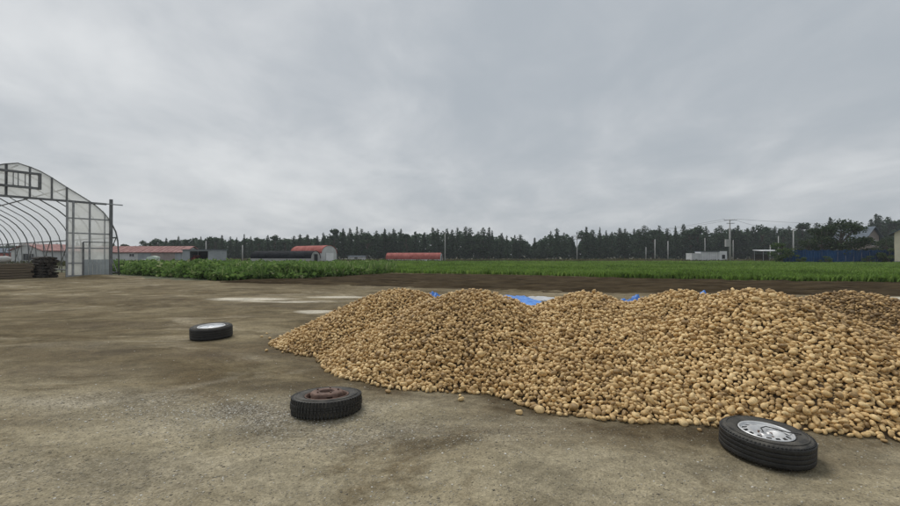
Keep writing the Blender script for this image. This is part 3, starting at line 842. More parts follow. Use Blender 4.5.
GO = Vector((-25.7, 25.55, 0.0))
GD = Vector((2.77, 4.15, 0)).normalized()          # along the gable, towards the right post
GA = Vector((-GD.y, GD.x, 0))                      # along the tunnel, away from us
def gp(x, y):
    """pixel on the gable plane -> (u, z)"""
    dx = (x - 450) / FPX
    t = (GO.x * GD.y - GO.y * GD.x) / (dx * GD.y - GD.x)
    p = Vector((dx * t, t, 0)) - GO
    return p.dot(GD), EYE + (YHOR - y) / FPX * t
def greenhouse():
    root = thing('storage_greenhouse', 'tall arched pipe greenhouse with clear film and open front', 'greenhouse', GO, math.atan2(GD.y, GD.x))
    W3 = lambda u, w, z: Vector((u, w, z))           # local x along gable, y into the tunnel
    right = [gp(*q) for q in ((18, 163), (30, 167.0), (40, 171.2), (50, 176.8), (66, 187), (80, 195.5), (93, 203.5), (103, 212), (111, 222), (116, 232), (118, 241))]
    uR = right[-1][0]
    right += [(uR + 0.06, 1.4), (uR + 0.08, -0.05)]
    right[0] = (0.0, right[0][1])
    full = [(-u, z) for u, z in right[::-1]][:-1] + right
    # arches
    LEN, NA = 36.0, 16
    for k in range(NA):
        w = 0.05 + LEN * k / (NA - 1)
        r = 0.045 if k % 3 == 0 else 0.034
        MB().tube([W3(u, w, z) for u, z in full], r, 6).build('arch', 'dark_steel', root, True)
    # film over the arches
    sh = MB()
    eave = gp(118, 237.5)[1]
    o_ = [(u * 1.012, z + 0.06 if abs(u) < uR - 0.4 else z) for u, z in full if z > eave - 0.3]
    n = len(o_)
    sh.add([W3(u, w, z) for w in (0.0, LEN + 0.1) for u, z in o_], [(i, i + 1, n + i + 1, n + i) for i in range(n - 1)])
    sh.build('film_cover', 'film', root, True)
    # purlins
    eave = gp(118, 237.5)[1]
    for (u, z) in ((0.0, right[0][1] - 0.12), (uR - 0.02, eave), (-uR + 0.02, eave), (uR, 0.25), (-uR, 0.25), (right[4][0], right[4][1] - 0.1), (-right[4][0], right[4][1] - 0.1)):
        MB().tube([W3(u, 0.1, z), W3(u, LEN, z)], 0.05, 6).build('purlin', 'dark_steel', root, True)
    # bracing along the right side wall
    for k in range(0, NA - 1, 2):
        a, b = LEN * k / (NA - 1), LEN * (k + 1) / (NA - 1)
        MB().tube([W3(uR - 0.05, a, 0.3), W3(uR - 0.05, b, eave)], 0.03, 6).build('brace', 'dark_steel', root)
        MB().tube([W3(uR - 0.11, b, 0.3), W3(uR - 0.11, a, eave)], 0.03, 6).build('brace', 'dark_steel', root)
    # gable: header, upper frame
    def gbar(name, x0, y0, x1, y1, t=0.09, m='dark_steel', w=-0.08):
        a, b = gp(x0, y0), gp(x1, y1)
        return MB().bar(W3(a[0], w, a[1]), W3(b[0], w, b[1]), t, t).build(name, m, root)
    hz = gp(66, 201)[1]; u66 = gp(66, 201)[0]
    def arch_z(u):
        return float(np.interp(abs(u), [q[0] for q in right], [q[1] for q in right]))
    MB().bar(W3(-uR * 0.86, -0.08, hz), W3(uR * 0.86, -0.08, hz), 0.10, 0.13).build('header_beam', 'dark_steel', root)
    def vbar(name, u, z0, z1, t=0.10, w=-0.08, m='dark_steel'):
        return MB().bar(W3(u, w, z0), W3(u, w, z1), t, t).build(name, m, root)
    for x in (29, 51, 66, 5):
        u = gp(x, 180)[0]; vbar('gable_post', u, hz, arch_z(u), 0.09)
        if x not in (5,): vbar('gable_post', -u, hz, arch_z(u), 0.09)
    # upper ventilation window
    (ua, za), (ub, zb) = gp(38.5, 174.5), gp(38.5, 188.8)
    for z in (za, zb): MB().bar(W3(-ua, -0.16, z), W3(ua, -0.16, z), 0.08, 0.14).build('window_frame', 'dark_steel', root)
    for s in (-1, 1): vbar('window_frame', s * ua, zb - 0.06, za + 0.06, 0.14, -0.165)
    for x in (12, 17, 24): vbar('window_bar', gp(x, 180)[0], zb, za, 0.04, -0.16)
    # gable film: upper part between header and arch
    seg = np.linspace(-uR * 0.93, uR * 0.93, 33)
    top = [(u, arch_z(u) - 0.03) for u in seg if arch_z(u) > hz + 0.02]
    MB().add([W3(top[0][0], -0.03, hz)] + [W3(u, -0.03, z) for u, z in top] + [W3(top[-1][0], -0.03, hz)], [tuple(range(len(top) + 2))]).build('gable_film', 'film_gable', root)
    # closed panel at the right, with its rails (and its twin at the left)
    for s in (1, -1):
        u1 = gp(110, 230)[0]
        seg = np.linspace(u66, u1, 9)
        pts = [W3(s * u66, -0.03, 0.02)] + [W3(s * u, -0.03, min(hz - 0.01, arch_z(u) - 0.03)) for u in seg] + [W3(s * u1, -0.03, 0.02)]
        MB().add(pts, [tuple(range(len(pts)))]).build('panel_film', 'film_gable', root)
        for y in (218, 233, 248, 263.3):
            z = gp(70, y)[1]
            MB().bar(W3(s * u66, -0.08, z), W3(s * u1, -0.08, z), 0.05, 0.08).build('rail', 'galvanised', root)
        MB().bar(W3(s * u66, -0.08, 0.12), W3(s * u1, -0.08, 0.12), 0.06, 0.1).build('rail', 'galvanised', root)
        for x, t in ((66.3, 0.10), (72.5, 0.10), (89, 0.09), (104, 0.05)):
            u = gp(x, 230)[0]; vbar('panel_post', s * u, 0.0, min(hz, arch_z(u)), t, -0.10, 'galvanised')
        # sliding door post and track
        u = gp(110, 230)[0]
        vbar('door_post', s * u, -0.02, gp(110, 199.5)[1], 0.16, -0.14)
        a, b = gp(91, 203.0), gp(121, 205.5)
        MB().bar(W3(s * a[0], -0.24, a[1]), W3(s * b[0], -0.24, a[1]), 0.05, 0.07).build('door_track', 'galvanised', root)
        # low sheet-metal door
        u0, z1 = gp(82, 242); z2 = gp(95, 259.5)[1]
        vbar('low_door_post', s * u0, 0.0, z1, 0.09, -0.22)
        MB().bar(W3(s * u0, -0.22, z1), W3(s * u1, -0.22, z1), 0.06, 0.06).build('low_door_rail', 'dark_steel', root)
        nb = 6
        for k in range(nb):
            a0 = u0 + 0.06 + (u1 - u0 - 0.16) * k / nb; a1 = u0 + 0.06 + (u1 - u0 - 0.16) * (k + 1) / nb - 0.02
            MB().box(W3(s * (a0 + a1) / 2, -0.20, z2 / 2 + 0.05), (a1 - a0, 0.03, z2 - 0.1)).build('metal_sheet', 'sheet_metal', root)
    return root, uR
greenhouse()

def at_gh(u, w, z=0.0):
    return GO + GD * u + GA * w + Vector((0, 0, z))
RZG = math.atan2(GD.y, GD.x)
def timber():
    u0 = gp(-10, 279)[0]; u1 = gp(41, 279)[0]
    root = thing('timber_stack', 'long low stack of weathered boards inside the greenhouse front', 'timber', at_gh((u0 + u1) / 2, 2.2), RZG)
    L = u1 - u0; n = 6; hh = 0.92 / n
    for k in range(n):
        for j in range(4):
            dx = random.uniform(-0.10, 0.10)
            MB().box((dx, -0.5 + j * 0.33, 0.02 + hh * (k + 0.5)), (L + random.uniform(-0.2, 0.1), 0.29, hh * 0.84), random.uniform(-0.01, 0.01)).build('board', 'weathered_wood', root)
    u0, u1 = gp(43, 279)[0], gp(65, 279)[0]
    root = thing('log_pile', 'dark pile of cut branches beside the film panel', 'log pile', at_gh((u0 + u1) / 2, 1.8), RZG)
    L = u1 - u0
    for k in range(7):
        for j in range(9):
            r = random.uniform(0.06, 0.12)
            x = -L / 2 + 0.1 + (L - 0.2) * (j + 0.5 * (k % 2)) / 9
            z = 0.11 + k * 0.19
            MB().tube([(x, -0.8 + random.uniform(-0.2, 0.1), z), (x + random.uniform(-0.08, 0.08), 0, z + random.uniform(-0.02, 0.02)), (x, 0.9, z)], [r, r * 1.05, r * 0.9], 7).build('log', 'dark_wood', root)
    c = at_gh(gp(-6, 262)[0], 2.2, 0.95)
    pts = [Vector((0, -1.9, 0.20)), Vector((0, -0.9, 0.20)), Vector((0, 0.3, 0.22)), Vector((0, 0.95, 0.26)), Vector((0, 1.12, 0.28))]
    o = MB().tube([(p.y, 0, p.z) for p in pts], [0.2, 0.21, 0.21, 0.19, 0.10], 14).build('sheeting_roll', 'bag_white', None, True, c)
    o.rotation_euler = (0, 0, RZG)
    tag(o, 'white roll of plastic sheeting lying on the board stack', 'roll')
timber()

# ------------------------------------------------------------------ buildings beyond the fields
mat('red_roof', (0.26, 0.115, 0.105), 0.75, 0.25, 1.2, col2=(0.36, 0.20, 0.185), spec=0.2)
mat('red_roof_bright', (0.31, 0.068, 0.056), 0.75, 0.25, 1.0, col2=(0.40, 0.13, 0.11), spec=0.2)
mat('white_wall', (0.52, 0.53, 0.53), 0.8, 0.15, 0.8)
mat('grey_wall', (0.30, 0.33, 0.35), 0.7, 0.15, 0.8)
mat('grey_roof', (0.13, 0.155, 0.185), 0.8, 0.2, 1.0, spec=0.15)
mat('brown_panel', (0.30, 0.255, 0.235), 0.8, 0.15, 1.0)
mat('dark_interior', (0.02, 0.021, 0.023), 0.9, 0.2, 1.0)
mat('glass_dark', (0.025, 0.03, 0.035), 0.12, 0.2, 1.0, spec=0.6)
mat('black_sheet', (0.010, 0.012, 0.016), 0.8, 0.3, 0.6, spec=0.1, bump=0.2, bscale=3)
mat('yellow_wall', (0.66, 0.61, 0.46), 0.85, 0.08, 0.8)
mat('white_paint', (0.72, 0.73, 0.74), 0.6, 0.08, 0.8)
mat('machine_red', (0.30, 0.06, 0.045), 0.5, 0.3, 1.5)
mat('pale_green', (0.42, 0.50, 0.42), 0.6, 0.15, 1.5)
mat('concrete', (0.36, 0.36, 0.35), 0.9, 0.12, 1.5)
mat('blue_net', (0.011, 0.046, 0.130), 1.0, 0.3, 0.35, col2=(0.017, 0.070, 0.180), spec=0.05)

def window(root, c, w, h, front=-1, frame='white_paint', t=0.06):
    f = MB()
    for s in (-1, 1):
        f.box((c[0] + s * (w / 2 + t / 2), c[1], c[2]), (t, 0.10, h + 2 * t))
        f.box((c[0], c[1], c[2] + s * (h / 2 + t / 2)), (w, 0.10, t))
    f.box((c[0], c[1], c[2]), (t * 0.7, 0.09, h))
    wo = f.build('window', frame, root)
    MB().box((c[0], c[1] + 0.02, c[2]), (w, 0.03, h)).build('pane', 'glass_dark', wo)
def gable_roof(root, W, D, ze, zr, over, m, axis='x'):
    """ridge along x (axis x) or along y"""
    t = 0.14
    for s in (-1, 1):
        if axis == 'x':
            a = [(-W / 2 - over, s * (D / 2 + over), ze - over * (zr - ze) / (D / 2)), (W / 2 + over, s * (D / 2 + over), ze - over * (zr - ze) / (D / 2)), (W / 2 + over, 0, zr), (-W / 2 - over, 0, zr)]
        else:
            a = [(s * (W / 2 + over), -D / 2 - over, ze - over * (zr - ze) / (W / 2)), (s * (W / 2 + over), D / 2 + over, ze - over * (zr - ze) / (W / 2)), (0, D / 2 + over, zr), (0, -D / 2 - over, zr)]
        MB().prism(a, (0, 0, t)).build('roof_slope', m, root)
def gable_walls(root, W, D, ze, zr, m, axis='y'):
    if axis == 'y':
        MB().prism([(-W / 2, -D / 2, 0), (W / 2, -D / 2, 0), (W / 2, -D / 2, ze), (0, -D / 2, zr), (-W / 2, -D / 2, ze)], (0, D, 0)).build('wall', m, root)
    else:
        MB().prism([(-W / 2, -D / 2, 0), (-W / 2, D / 2, 0), (-W / 2, D / 2, ze), (-W / 2, 0, zr), (-W / 2, -D / 2, ze)], (W, 0, 0)).build('wall', m, root)

def long_shed():
    Y = 88.0; xa, xb = P(62, 0, Y).x, P(184, 0, Y).x; W = xb - xa
    root = thing('long_shed', 'low white shed with faded red roof behind the leafy crop', 'shed', ((xa + xb) / 2, Y + 3, 0))
    ze, zr = P(0, 252.2, Y).z, P(0, 246.8, Y + 3).z
    gable_walls(root, W, 6, ze, zr - 0.06, 'white_wall', 'x')
    gable_roof(root, W, 6, ze + 0.02, zr, 0.35, 'red_roof', 'x')
    X = lambda px: P(px, 0, Y).x - (xa + xb) / 2
    for k in range(1, int(W / 0.9)):
        x = -W / 2 + k * 0.9
        MB().bar((x, -3.3, ze + 0.02 - 0.3 * (zr - ze) / 3 + 0.16), (x, -0.05, zr + 0.15), 0.06, 0.06).build('roof_rib', 'red_roof', root)
    window(root, (X(132), -3.04, P(0, 255.2, Y).z), 1.0, 0.55)
    window(root, (X(96), -3.04, P(0, 255.2, Y).z), 1.0, 0.55)
    for a, b, m in ((138, 151, 'grey_wall'), (151.5, 163, 'brown_panel'), (163.5, 175, 'brown_panel'), (175.5, 182, 'grey_wall')):
        MB().box(((X(a) + X(b)) / 2, -3.03, (ze - 0.1) / 2), (X(b) - X(a), 0.06, ze - 0.1)).build('wall_panel', m, root)
long_shed()
def farmhouse():
    Y = 80.0; xa, xb = P(11, 0, Y).x, P(42, 0, Y).x; W = xb - xa
    root = thing('farmhouse', 'white gabled farmhouse seen through the open greenhouse', 'house', ((xa + xb) / 2, Y + 4, 0))
    ze, zr = P(0, 250.5, Y).z, P(0, 244.0, Y).z
    gable_walls(root, W, 8, ze, zr - 0.05, 'white_wall', 'y')
    gable_roof(root, W, 8, ze + 0.02, zr, 0.35, 'red_roof', 'y')
    X = lambda px: P(px, 0, Y).x - (xa + xb) / 2
    window(root, (X(26.5), -4.04, P(0, 257, Y).z), 1.1, 1.15, frame='concrete')
    window(root, (X(32.0), -4.04, P(0, 257, Y).z), 0.7, 1.15, frame='concrete')
    Y = 90
    xa, xb = P(40, 0, Y).x, P(60.5, 0, Y).x; W = xb - xa
    root = thing('farm_annex', 'white annex with red roof right of the farmhouse, seen through greenhouse', 'shed', ((xa + xb) / 2, Y + 2.5, 0))
    ze, zr = P(0, 251.5, Y).z, P(0, 245.2, Y).z
    gable_walls(root, W, 5, ze, zr - 0.06, 'white_wall', 'x'); gable_roof(root, W, 5, ze + 0.02, zr, 0.2, 'red_roof', 'x')
    window(root, (0.3, -2.54, P(0, 255, Y).z), 1.4, 0.7)
    Y = 95
    xa, xb = P(-30, 0, Y).x, P(9, 0, Y).x; W = xb - xa
    root = thing('red_barn', 'brownish red barn wall behind the white sheeting roll', 'barn', ((xa + xb) / 2, Y + 3, 0))
    gable_walls(root, W, 6, 2.1, 3.0, 'machine_red', 'x'); gable_roof(root, W, 6, 2.12, 3.06, 0.2, 'grey_roof', 'x')
farmhouse()

def garage():
    Y = 84.0; xa, xb = P(182.5, 0, Y).x, P(213.5, 0, Y).x; W = xb - xa; H = P(0, 250, Y).z; D = 5
    root = thing('open_garage', 'grey flat-roofed garage with a dark open front', 'garage', ((xa + xb) / 2, Y, 0))
    X = lambda px: P(px, 0, Y).x - (xa + xb) / 2
    for a, b in ((182.5, 189.8), (208, 213.5)):
        MB().box(((X(a) + X(b)) / 2, 0.06, H / 2), (X(b) - X(a), 0.12, H)).build('front_panel', 'grey_wall', root)
    MB().box(((X(189.8) + X(208)) / 2, 0.06, H - 0.12), (X(208) - X(189.8) - 0.01, 0.12, 0.24)).build('lintel', 'grey_wall', root)
    for s in (-1, 1): MB().box((s * (W / 2 - 0.06), D / 2 + 0.06, H / 2 - 0.01), (0.12, D - 0.12, H - 0.02)).build('side_wall', 'grey_wall', root)
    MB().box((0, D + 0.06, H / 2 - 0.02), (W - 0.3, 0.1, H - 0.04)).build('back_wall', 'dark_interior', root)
    MB().box((0, D / 2, H + 0.06), (W + 0.3, D + 0.5, 0.12)).build('roof', 'grey_roof', root)
    MB().box((X(203.5) * 1.05, D - 0.02, 1.35), (0.55, 0.06, 0.5)).build('back_window', 'white_paint', root)
    t = thing('tractor', 'reddish farm tractor parked inside the grey garage', 'tractor', (P(194.5, 0, Y + 2).x, Y + 2.2, 0), 0.2)
    MB().box((0, 0, 0.85), (0.8, 2.0, 0.55)).build('bonnet', 'machine_red', t)
    MB().box((0, 0.9, 1.35), (1.1, 1.0, 0.5)).build('cab', 'machine_red', t)
    for s in (-1, 1):
        for y, r in ((-0.7, 0.38), (0.8, 0.62)):
            MB().tube([(s * 0.5, y, r), (s * 0.8, y, r)], r, 16).build('tyre', 'rubber', t)
garage()

def crate_load():
    Y = 74; c = P(152, 0, Y)
    root = thing('crate_stack', 'pale covered crates in front of the long red-roofed shed', 'crates', (c.x, Y, 0))
    for k in range(4):
        MB().box((-1.3 + k * 0.68, 0, 0.44), (0.62, 0.9, 0.86)).build('crate', 'white_paint', root)
    MB().prism([(-0.7, -0.5, 0.88), (1.15, -0.5, 0.88), (1.05, -0.35, 1.25), (0.2, -0.3, 1.42), (-0.6, -0.35, 1.2)], (0, 0.9, 0)).build('cover_sheet', 'pale_green', root)
crate_load()

def arch_pts(w, h, n=14, wall=0.0, p=2.0):
    out = [(-w, 0.0)]
    for k in range(n + 1):
        a = math.pi * (1 - k / n)
        out.append((w * math.cos(a), wall + (h - wall) * abs(math.sin(a)) ** (2 / p)))
    return out + [(w, 0.0)]
def tunnel(name, label, cat, c, axis_ang, length, w, h, wall, roof_m, wall_m, door=None, ribs=8, door_m='white_paint'):
    """arched shed whose front gable is at the origin, running along local +y"""
    root = thing(name, label, cat, c, axis_ang)
    pr = arch_pts(w, h, 16, wall)
    n = len(pr)
    seg = 6 if ribs else 1
    roof = [q for q in pr[1:-1]]
    ro = [(x * 1.03, z + 0.06) for x, z in roof]
    for k in range(ribs):
        y0, y1 = length * k / ribs, length * (k + 1) / ribs - 0.04
        mb = MB(); m_ = len(roof)
        vs = [(x, y, z) for y in (y0, y1) for x, z in roof] + [(x, y, z) for y in (y0, y1) for x, z in ro]
        fs = []
        for i in range(m_ - 1):
            fs.append((2 * m_ + i, 2 * m_ + i + 1, 3 * m_ + i + 1, 3 * m_ + i))
            fs.append((i + 1, i, m_ + i, m_ + i + 1))
            fs.append((i, i + 1, 2 * m_ + i + 1, 2 * m_ + i)); fs.append((m_ + i + 1, m_ + i, 3 * m_ + i, 3 * m_ + i + 1))
        mb.add(vs, fs).build('roof_sheet', roof_m, root, False)
    for s in (-1, 1):
        MB().box((s * (w - 0.06), length / 2, wall / 2 + 0.02), (0.1, length - 0.1, wall + 0.04)).build('side_wall', wall_m, root)
    for y in (0.08, length - 0.14):
        MB().prism([(x * 0.985, y, z - (0.02 if z > 0 else 0)) for x, z in pr], (0, 0.06, 0)).build('gable_wall', wall_m, root)
    if door:
        dw, dh, dx = door
        d = MB().box((dx, 0.05, dh / 2), (dw, 0.05, dh)).build('door', door_m, root)
        fr = MB()
        for s in (-1, 1): fr.box((dx + s * (dw / 2 + 0.05), 0.05, dh / 2), (0.1, 0.09, dh + 0.1))
        fr.box((dx, 0.05, dh + 0.06), (dw, 0.09, 0.12)); fr.build('door_frame', wall_m, root)
    return root
# red arched barn, front gable turned to the right of us
tunnel('arched_barn', 'tall arched barn with red roof and pale front with white door', 'barn', (P(329.5, 0, 82).x, 82, 0), math.radians(52), 10.5, 1.75, P(0, 245.6, 82).z, 1.9, 'red_roof_bright', 'white_wall', (1.7, 2.0, 0.1), 7)
tunnel('black_tunnel', 'long low tunnel covered in black sheet before red arched barn', 'tunnel', (P(316, 0, 78).x, 78, 0), math.radians(74), 13.0, 1.5, P(0, 251.2, 78).z, 0.95, 'black_sheet', 'concrete', (1.2, 1.75, 0.0), 8, 'dark_interior')
tunnel('red_tunnel', 'low red half-round shed in front of the central tree belt', 'shed', (P(441.5, 0, 104).x, 104, 0), math.radians(80), 13.6, 1.6, P(0, 253.0, 104).z, 0.6, 'red_roof_bright', 'white_wall', (0.9, 1.5, 0.2), 10, 'dark_interior')

def box_shed(name, label, px0, px1, ytop, Y, wall, roof, D=3.0, door=None, win=None):
    xa, xb = P(px0, 0, Y).x, P(px1, 0, Y).x; W = xb - xa; H = P(0, ytop, Y).z
    root = thing(name, label, 'shed', ((xa + xb) / 2, Y, 0))
    MB().box((0, D / 2, (H - 0.16) / 2), (W, D, H - 0.16)).build('wall', wall, root)
    MB().prism([(-W / 2 - 0.15, -0.2, H - 0.15), (W / 2 + 0.15, -0.2, H - 0.15), (W / 2 + 0.15, D + 0.2, H - 0.03), (-W / 2 - 0.15, D + 0.2, H - 0.03)], (0, 0, 0.14)).build('roof', roof, root)
    if door:
        x = P(door, 0, Y).x - (xa + xb) / 2
        d = MB().box((x, -0.02, 0.9), (0.8, 0.05, 1.75)).build('door', 'dark_interior', root)
    if win:
        for q in win: window(root, (P(q, 0, Y).x - (xa + xb) / 2, -0.03, H * 0.62), 0.8, 0.5)
    return root
box_shed('small_shed', 'tiny pale shed left of the low red shed', 348, 363.5, 256.2, 112, 'white_wall', 'grey_roof', 3, None, [356])
# white unit shed by the utility pole
def unit_shed():
    Y = 106; root = thing('site_cabin', 'long low white cabin left of the tall utility pole', 'cabin', (P(710, 0, Y).x, Y, 0))
    X = lambda px: P(px, 0, Y).x - P(710, 0, Y).x
    H = P(0, 251.6, Y).z; Hl = P(0, 253.2, Y).z
    MB().box(((X(692) + X(701)) / 2, 1.4, Hl / 2), (X(701) - X(692), 2.6, Hl)).build('end_unit', 'white_wall', root)
    w = MB().box(((X(701.2) + X(719)) / 2, 1.4, (H - 0.3) / 2 + 0.25), (X(719) - X(701.2), 2.6, H - 0.3)).build('wall', 'white_paint', root)
    for k in range(9):
        x = X(701.2) + (X(719) - X(701.2)) * (k + 0.5) / 9
        MB().box((x, 0.08, (H - 0.3) / 2 + 0.25), (0.05, 0.04, H - 0.4)).build('wall_seam', 'grey_wall', w)
    MB().box(((X(701.2) + X(719)) / 2, 1.4, H + 0.02), (X(719) - X(701.2) + 0.2, 3.0, 0.14)).build('roof', 'grey_roof', root)
    MB().box(((X(719.3) + X(727)) / 2, 1.4, H / 2 + 0.05), (X(727) - X(719.3), 2.8, H + 0.1)).build('porch_unit', 'white_paint', root)
    MB().box((X(723.5), -0.02, 1.2), (0.75, 0.06, 1.0)).build('window', 'glass_dark', root)
unit_shed()
def carport():
    Y = 100; root = thing('carport', 'open shelter with pale flat roof left of blue netting', 'carport', (P(767, 0, Y).x, Y, 0))
    H = P(0, 250.8, Y).z
    MB().prism([(-2.1, -1.5, H - 0.1), (2.1, -1.5, H - 0.1), (2.1, 1.8, H + 0.1), (-2.1, 1.8, H + 0.1)], (0, 0, 0.14)).build('roof', 'white_paint', root)
    for x in (-1.8, 1.8):
        for y in (-1.3, 1.6): MB().tube([(x, y, 0), (x, y, H - 0.03)], 0.07, 6).build('post', 'galvanised', root)
    MB().box((0, 2.0, 0.9), (3.6, 0.06, 1.8)).build('back_board', 'dark_wood', root)
carport()

def net_fence():
    Y = 81.0
    xs = [781, 789, 797, 805, 813, 821, 829, 837, 845, 853, 861, 869, 877, 885, 893]
    root = thing('net_fence', 'dark blue windbreak netting along the far field edge', 'fence', (P(781, 0, Y).x, Y, 0))
    x0 = P(781, 0, Y).x
    for a in xs + [901]:
        MB().tube([(P(a, 0, Y).x - x0, 0, 0), (P(a, 0, Y).x - x0, 0, P(0, 249.2, Y).z)], 0.05, 6).build('post', 'dark_steel', root)
    for a, b in zip(xs, xs[1:] + [901]):
        xa, xb = P(a, 0, Y).x - x0 + 0.02, P(b, 0, Y).x - x0 - 0.02
        h0 = P(0, 249.6 + random.uniform(-0.4, 0.5), Y).z; h1 = P(0, 249.6 + random.uniform(-0.4, 0.5), Y).z
        n = 14; mb = MB(); vs = []
        for j in range(5):
            for i in range(n + 1):
                u = i / n; hh = h0 * (1 - u) + h1 * u - 0.18 * math.sin(math.pi * u)
                vs.append((xa + (xb - xa) * u, -0.08 - 0.07 * math.sin(u * 19 + j * 0.4), 0.08 + (hh - 0.08) * j / 4))
        mb.add(vs, [(j * (n + 1) + i, j * (n + 1) + i + 1, (j + 1) * (n + 1) + i + 1, (j + 1) * (n + 1) + i) for j in range(4) for i in range(n)])
        mb.build('net_panel', 'blue_net', root, True)
net_fence()

def right_houses():
    Y = 78; xa = P(894.5, 0, Y).x; W = 8.5
    ze, zr = P(0, 232.5, Y).z, P(0, 232.5, Y).z + 2.6
    ang = -0.80; ca, sa = math.cos(ang), math.sin(ang)
    root = thing('yellow_house', 'cream yellow house wall at the right edge of view', 'house', (xa + (W / 2) * ca - 5 * sa, Y + (W / 2) * sa + 5 * ca, 0), ang)
    gable_walls(root, W, 10, ze, zr - 0.05, 'yellow_wall', 'y')
    gable_roof(root, W, 10, ze + 0.02, zr, 0.7, 'grey_roof', 'y')
    for sz in (1.3, 4.0):
        window(root, (-W / 2 + 1.6, -5.04, sz), 1.1, 1.1)
    MB().box((0, -5.02, 0.25), (W + 0.04, 0.1, 0.5)).build('plinth', 'concrete', root)
    Y = 100; xa, xb = P(866, 0, Y).x, P(879, 0, Y).x; W = xb - xa
    ze, zr = P(0, 236, Y).z, P(0, 227.0, Y).z
    root = thing('grey_roofed_house', 'house with steep grey roof rising behind garden trees', 'house', ((xa + xb) / 2, Y + 4, 0))
    gable_walls(root, W, 8, ze, zr - 0.1, 'brown_panel', 'y')
    gable_roof(root, W, 8, ze + 0.02, zr, 0.8, 'grey_roof', 'y')
    window(root, (0.3, -4.04, P(0, 243, Y).z), 1.0, 1.1)
right_houses()

# ------------------------------------------------------------------ utility poles and wires
mat('pole_concrete', (0.40, 0.40, 0.39), 0.85, 0.12, 1.0)
def pole(label, px, ytop, Y, r=0.14, arm=False, box=False, lamp=False, yb=None):
    c = P(px, 0, Y); H = P(0, ytop, Y).z
    root = thing('utility_pole', label, 'pole', (c.x, Y, 0))
    MB().tube([(0, 0, -0.1), (0, 0, H)], [r * 1.25, r * 0.8], 10).build('shaft', 'pole_concrete', root, True)
    if arm:
        for z, w in ((H - 0.25, 1.5), (H - 1.0, 0.9)):
            MB().box((0, -r - 0.05, z), (2 * w, 0.1, 0.12)).build('crossarm', 'galvanised', root)
            for s in (-1, -0.5, 0.5, 1):
                MB().tube([(s * w * 0.9, -r - 0.05, z + 0.05), (s * w * 0.9, -r - 0.05, z + 0.32)], [0.06, 0.04], 6).build('insulator', 'white_paint', root)
    if box:
        MB().box((-0.65, -0.1, P(0, 243, Y).z), (0.95, 0.5, 1.7)).build('transformer', 'concrete', root)
        MB().bar((-0.2, -0.1, P(0, 243, Y).z + 0.5), (0.1, 0, P(0, 243, Y).z + 0.5), 0.1).build('bracket', 'galvanised', root)
    if lamp:
        MB().box((0.25, -0.25, H - 0.1), (0.9, 0.3, 0.2)).build('lamp_head', 'white_paint', root)
    return Vector((c.x, Y, H))
pm = pole('tall concrete pole with crossarm and transformer box beside white cabin', 730, 219.2, 100, 0.17, True, True)
pa = pole('pole standing in the gap between two tree belts', 577, 235.5, 118, 0.13, True)
pb = pole('pole with a lamp head left of the dark garden pine', 793.5, 228.5, 98, 0.13, False, False, True)
pole('slender pole at the right end of the low red shed', 445, 233, 100, 0.10)
pole('thin pole rising behind the black tunnel', 242.5, 245, 100, 0.12)
pole('short pole right behind the grey garage', 206.0, 241, 100, 0.12)
pole('left of two short poles before the right tree belt', 655, 239.3, 125, 0.14)
pole('right of two short poles before the right tree belt', 668, 241, 125, 0.14)
pole('thin pole above the white cabin roof', 705, 238, 120, 0.10)
pole('thin pole close right of the tall transformer pole', 733.2, 240, 102, 0.09)
pole('thin pole between carport and lamp pole', 778.5, 236, 110, 0.10)
pole('pole just right of the carport roof', 770.3, 245, 104, 0.10)
pole('short thin pole at far left of the right tree belt', 646, 247, 125, 0.10)
mat('wire', (0.05, 0.05, 0.055), 0.6, 0.1, 1)
def wire(label, a, b, sag):
    pts = [a.lerp(b, t) - Vector((0, 0, sag * 4 * t * (1 - t))) for t in [i / 16 for i in range(17)]]
    o = MB().tube(pts, 0.022, 5, False).build('power_line', 'wire')
    tag(o, label, 'wire')
for s, nm in ((-1.2, 'upper outer'), (1.2, 'upper inner')):
    wire('%s wire running left from the tall transformer pole' % nm, pm + Vector((s, -0.2, 0.05)), pa + Vector((s, -0.2, 0.05)), 0.9)
wire('wire running right from tall transformer pole to the lamp pole', pm + Vector((1.2, -0.2, -0.2)), pb + Vector((0, 0, 0.0)), 0.7)
wire('wire running from lamp pole to the grey roofed house', pb + Vector((0, 0, -0.1)), Vector((P(866, 0, 100).x, 100.5, P(0, 234, 100).z)), 0.8)
wire('long high wire crossing above the garden trees', pm + Vector((1.35, -0.2, 0.05)), Vector((P(960, 0, 90).x, 90, P(0, 222, 90).z)), 0.8)

# ------------------------------------------------------------------ trees
def leaf_mat(name, stops, tr=0.25):
    return tone_mat(name, stops, 0.75, 0.35, 0.7, 0.2, 0, tr)
leaf_mat('needles', [(0, (0.026, 0.046, 0.030)), (0.5, (0.054, 0.090, 0.054)), (1, (0.100, 0.145, 0.076))], 0.35)
leaf_mat('leaves_dark', [(0, (0.020, 0.038, 0.018)), (0.5, (0.040, 0.068, 0.028)), (1, (0.085, 0.115, 0.045))])
leaf_mat('leaves_green', [(0, (0.035, 0.070, 0.020)), (0.5, (0.070, 0.125, 0.035)), (1, (0.16, 0.20, 0.075))], 0.3)
mat('bark', (0.085, 0.068, 0.053), 0.95, 0.3, 4, bump=0.5, bscale=12)

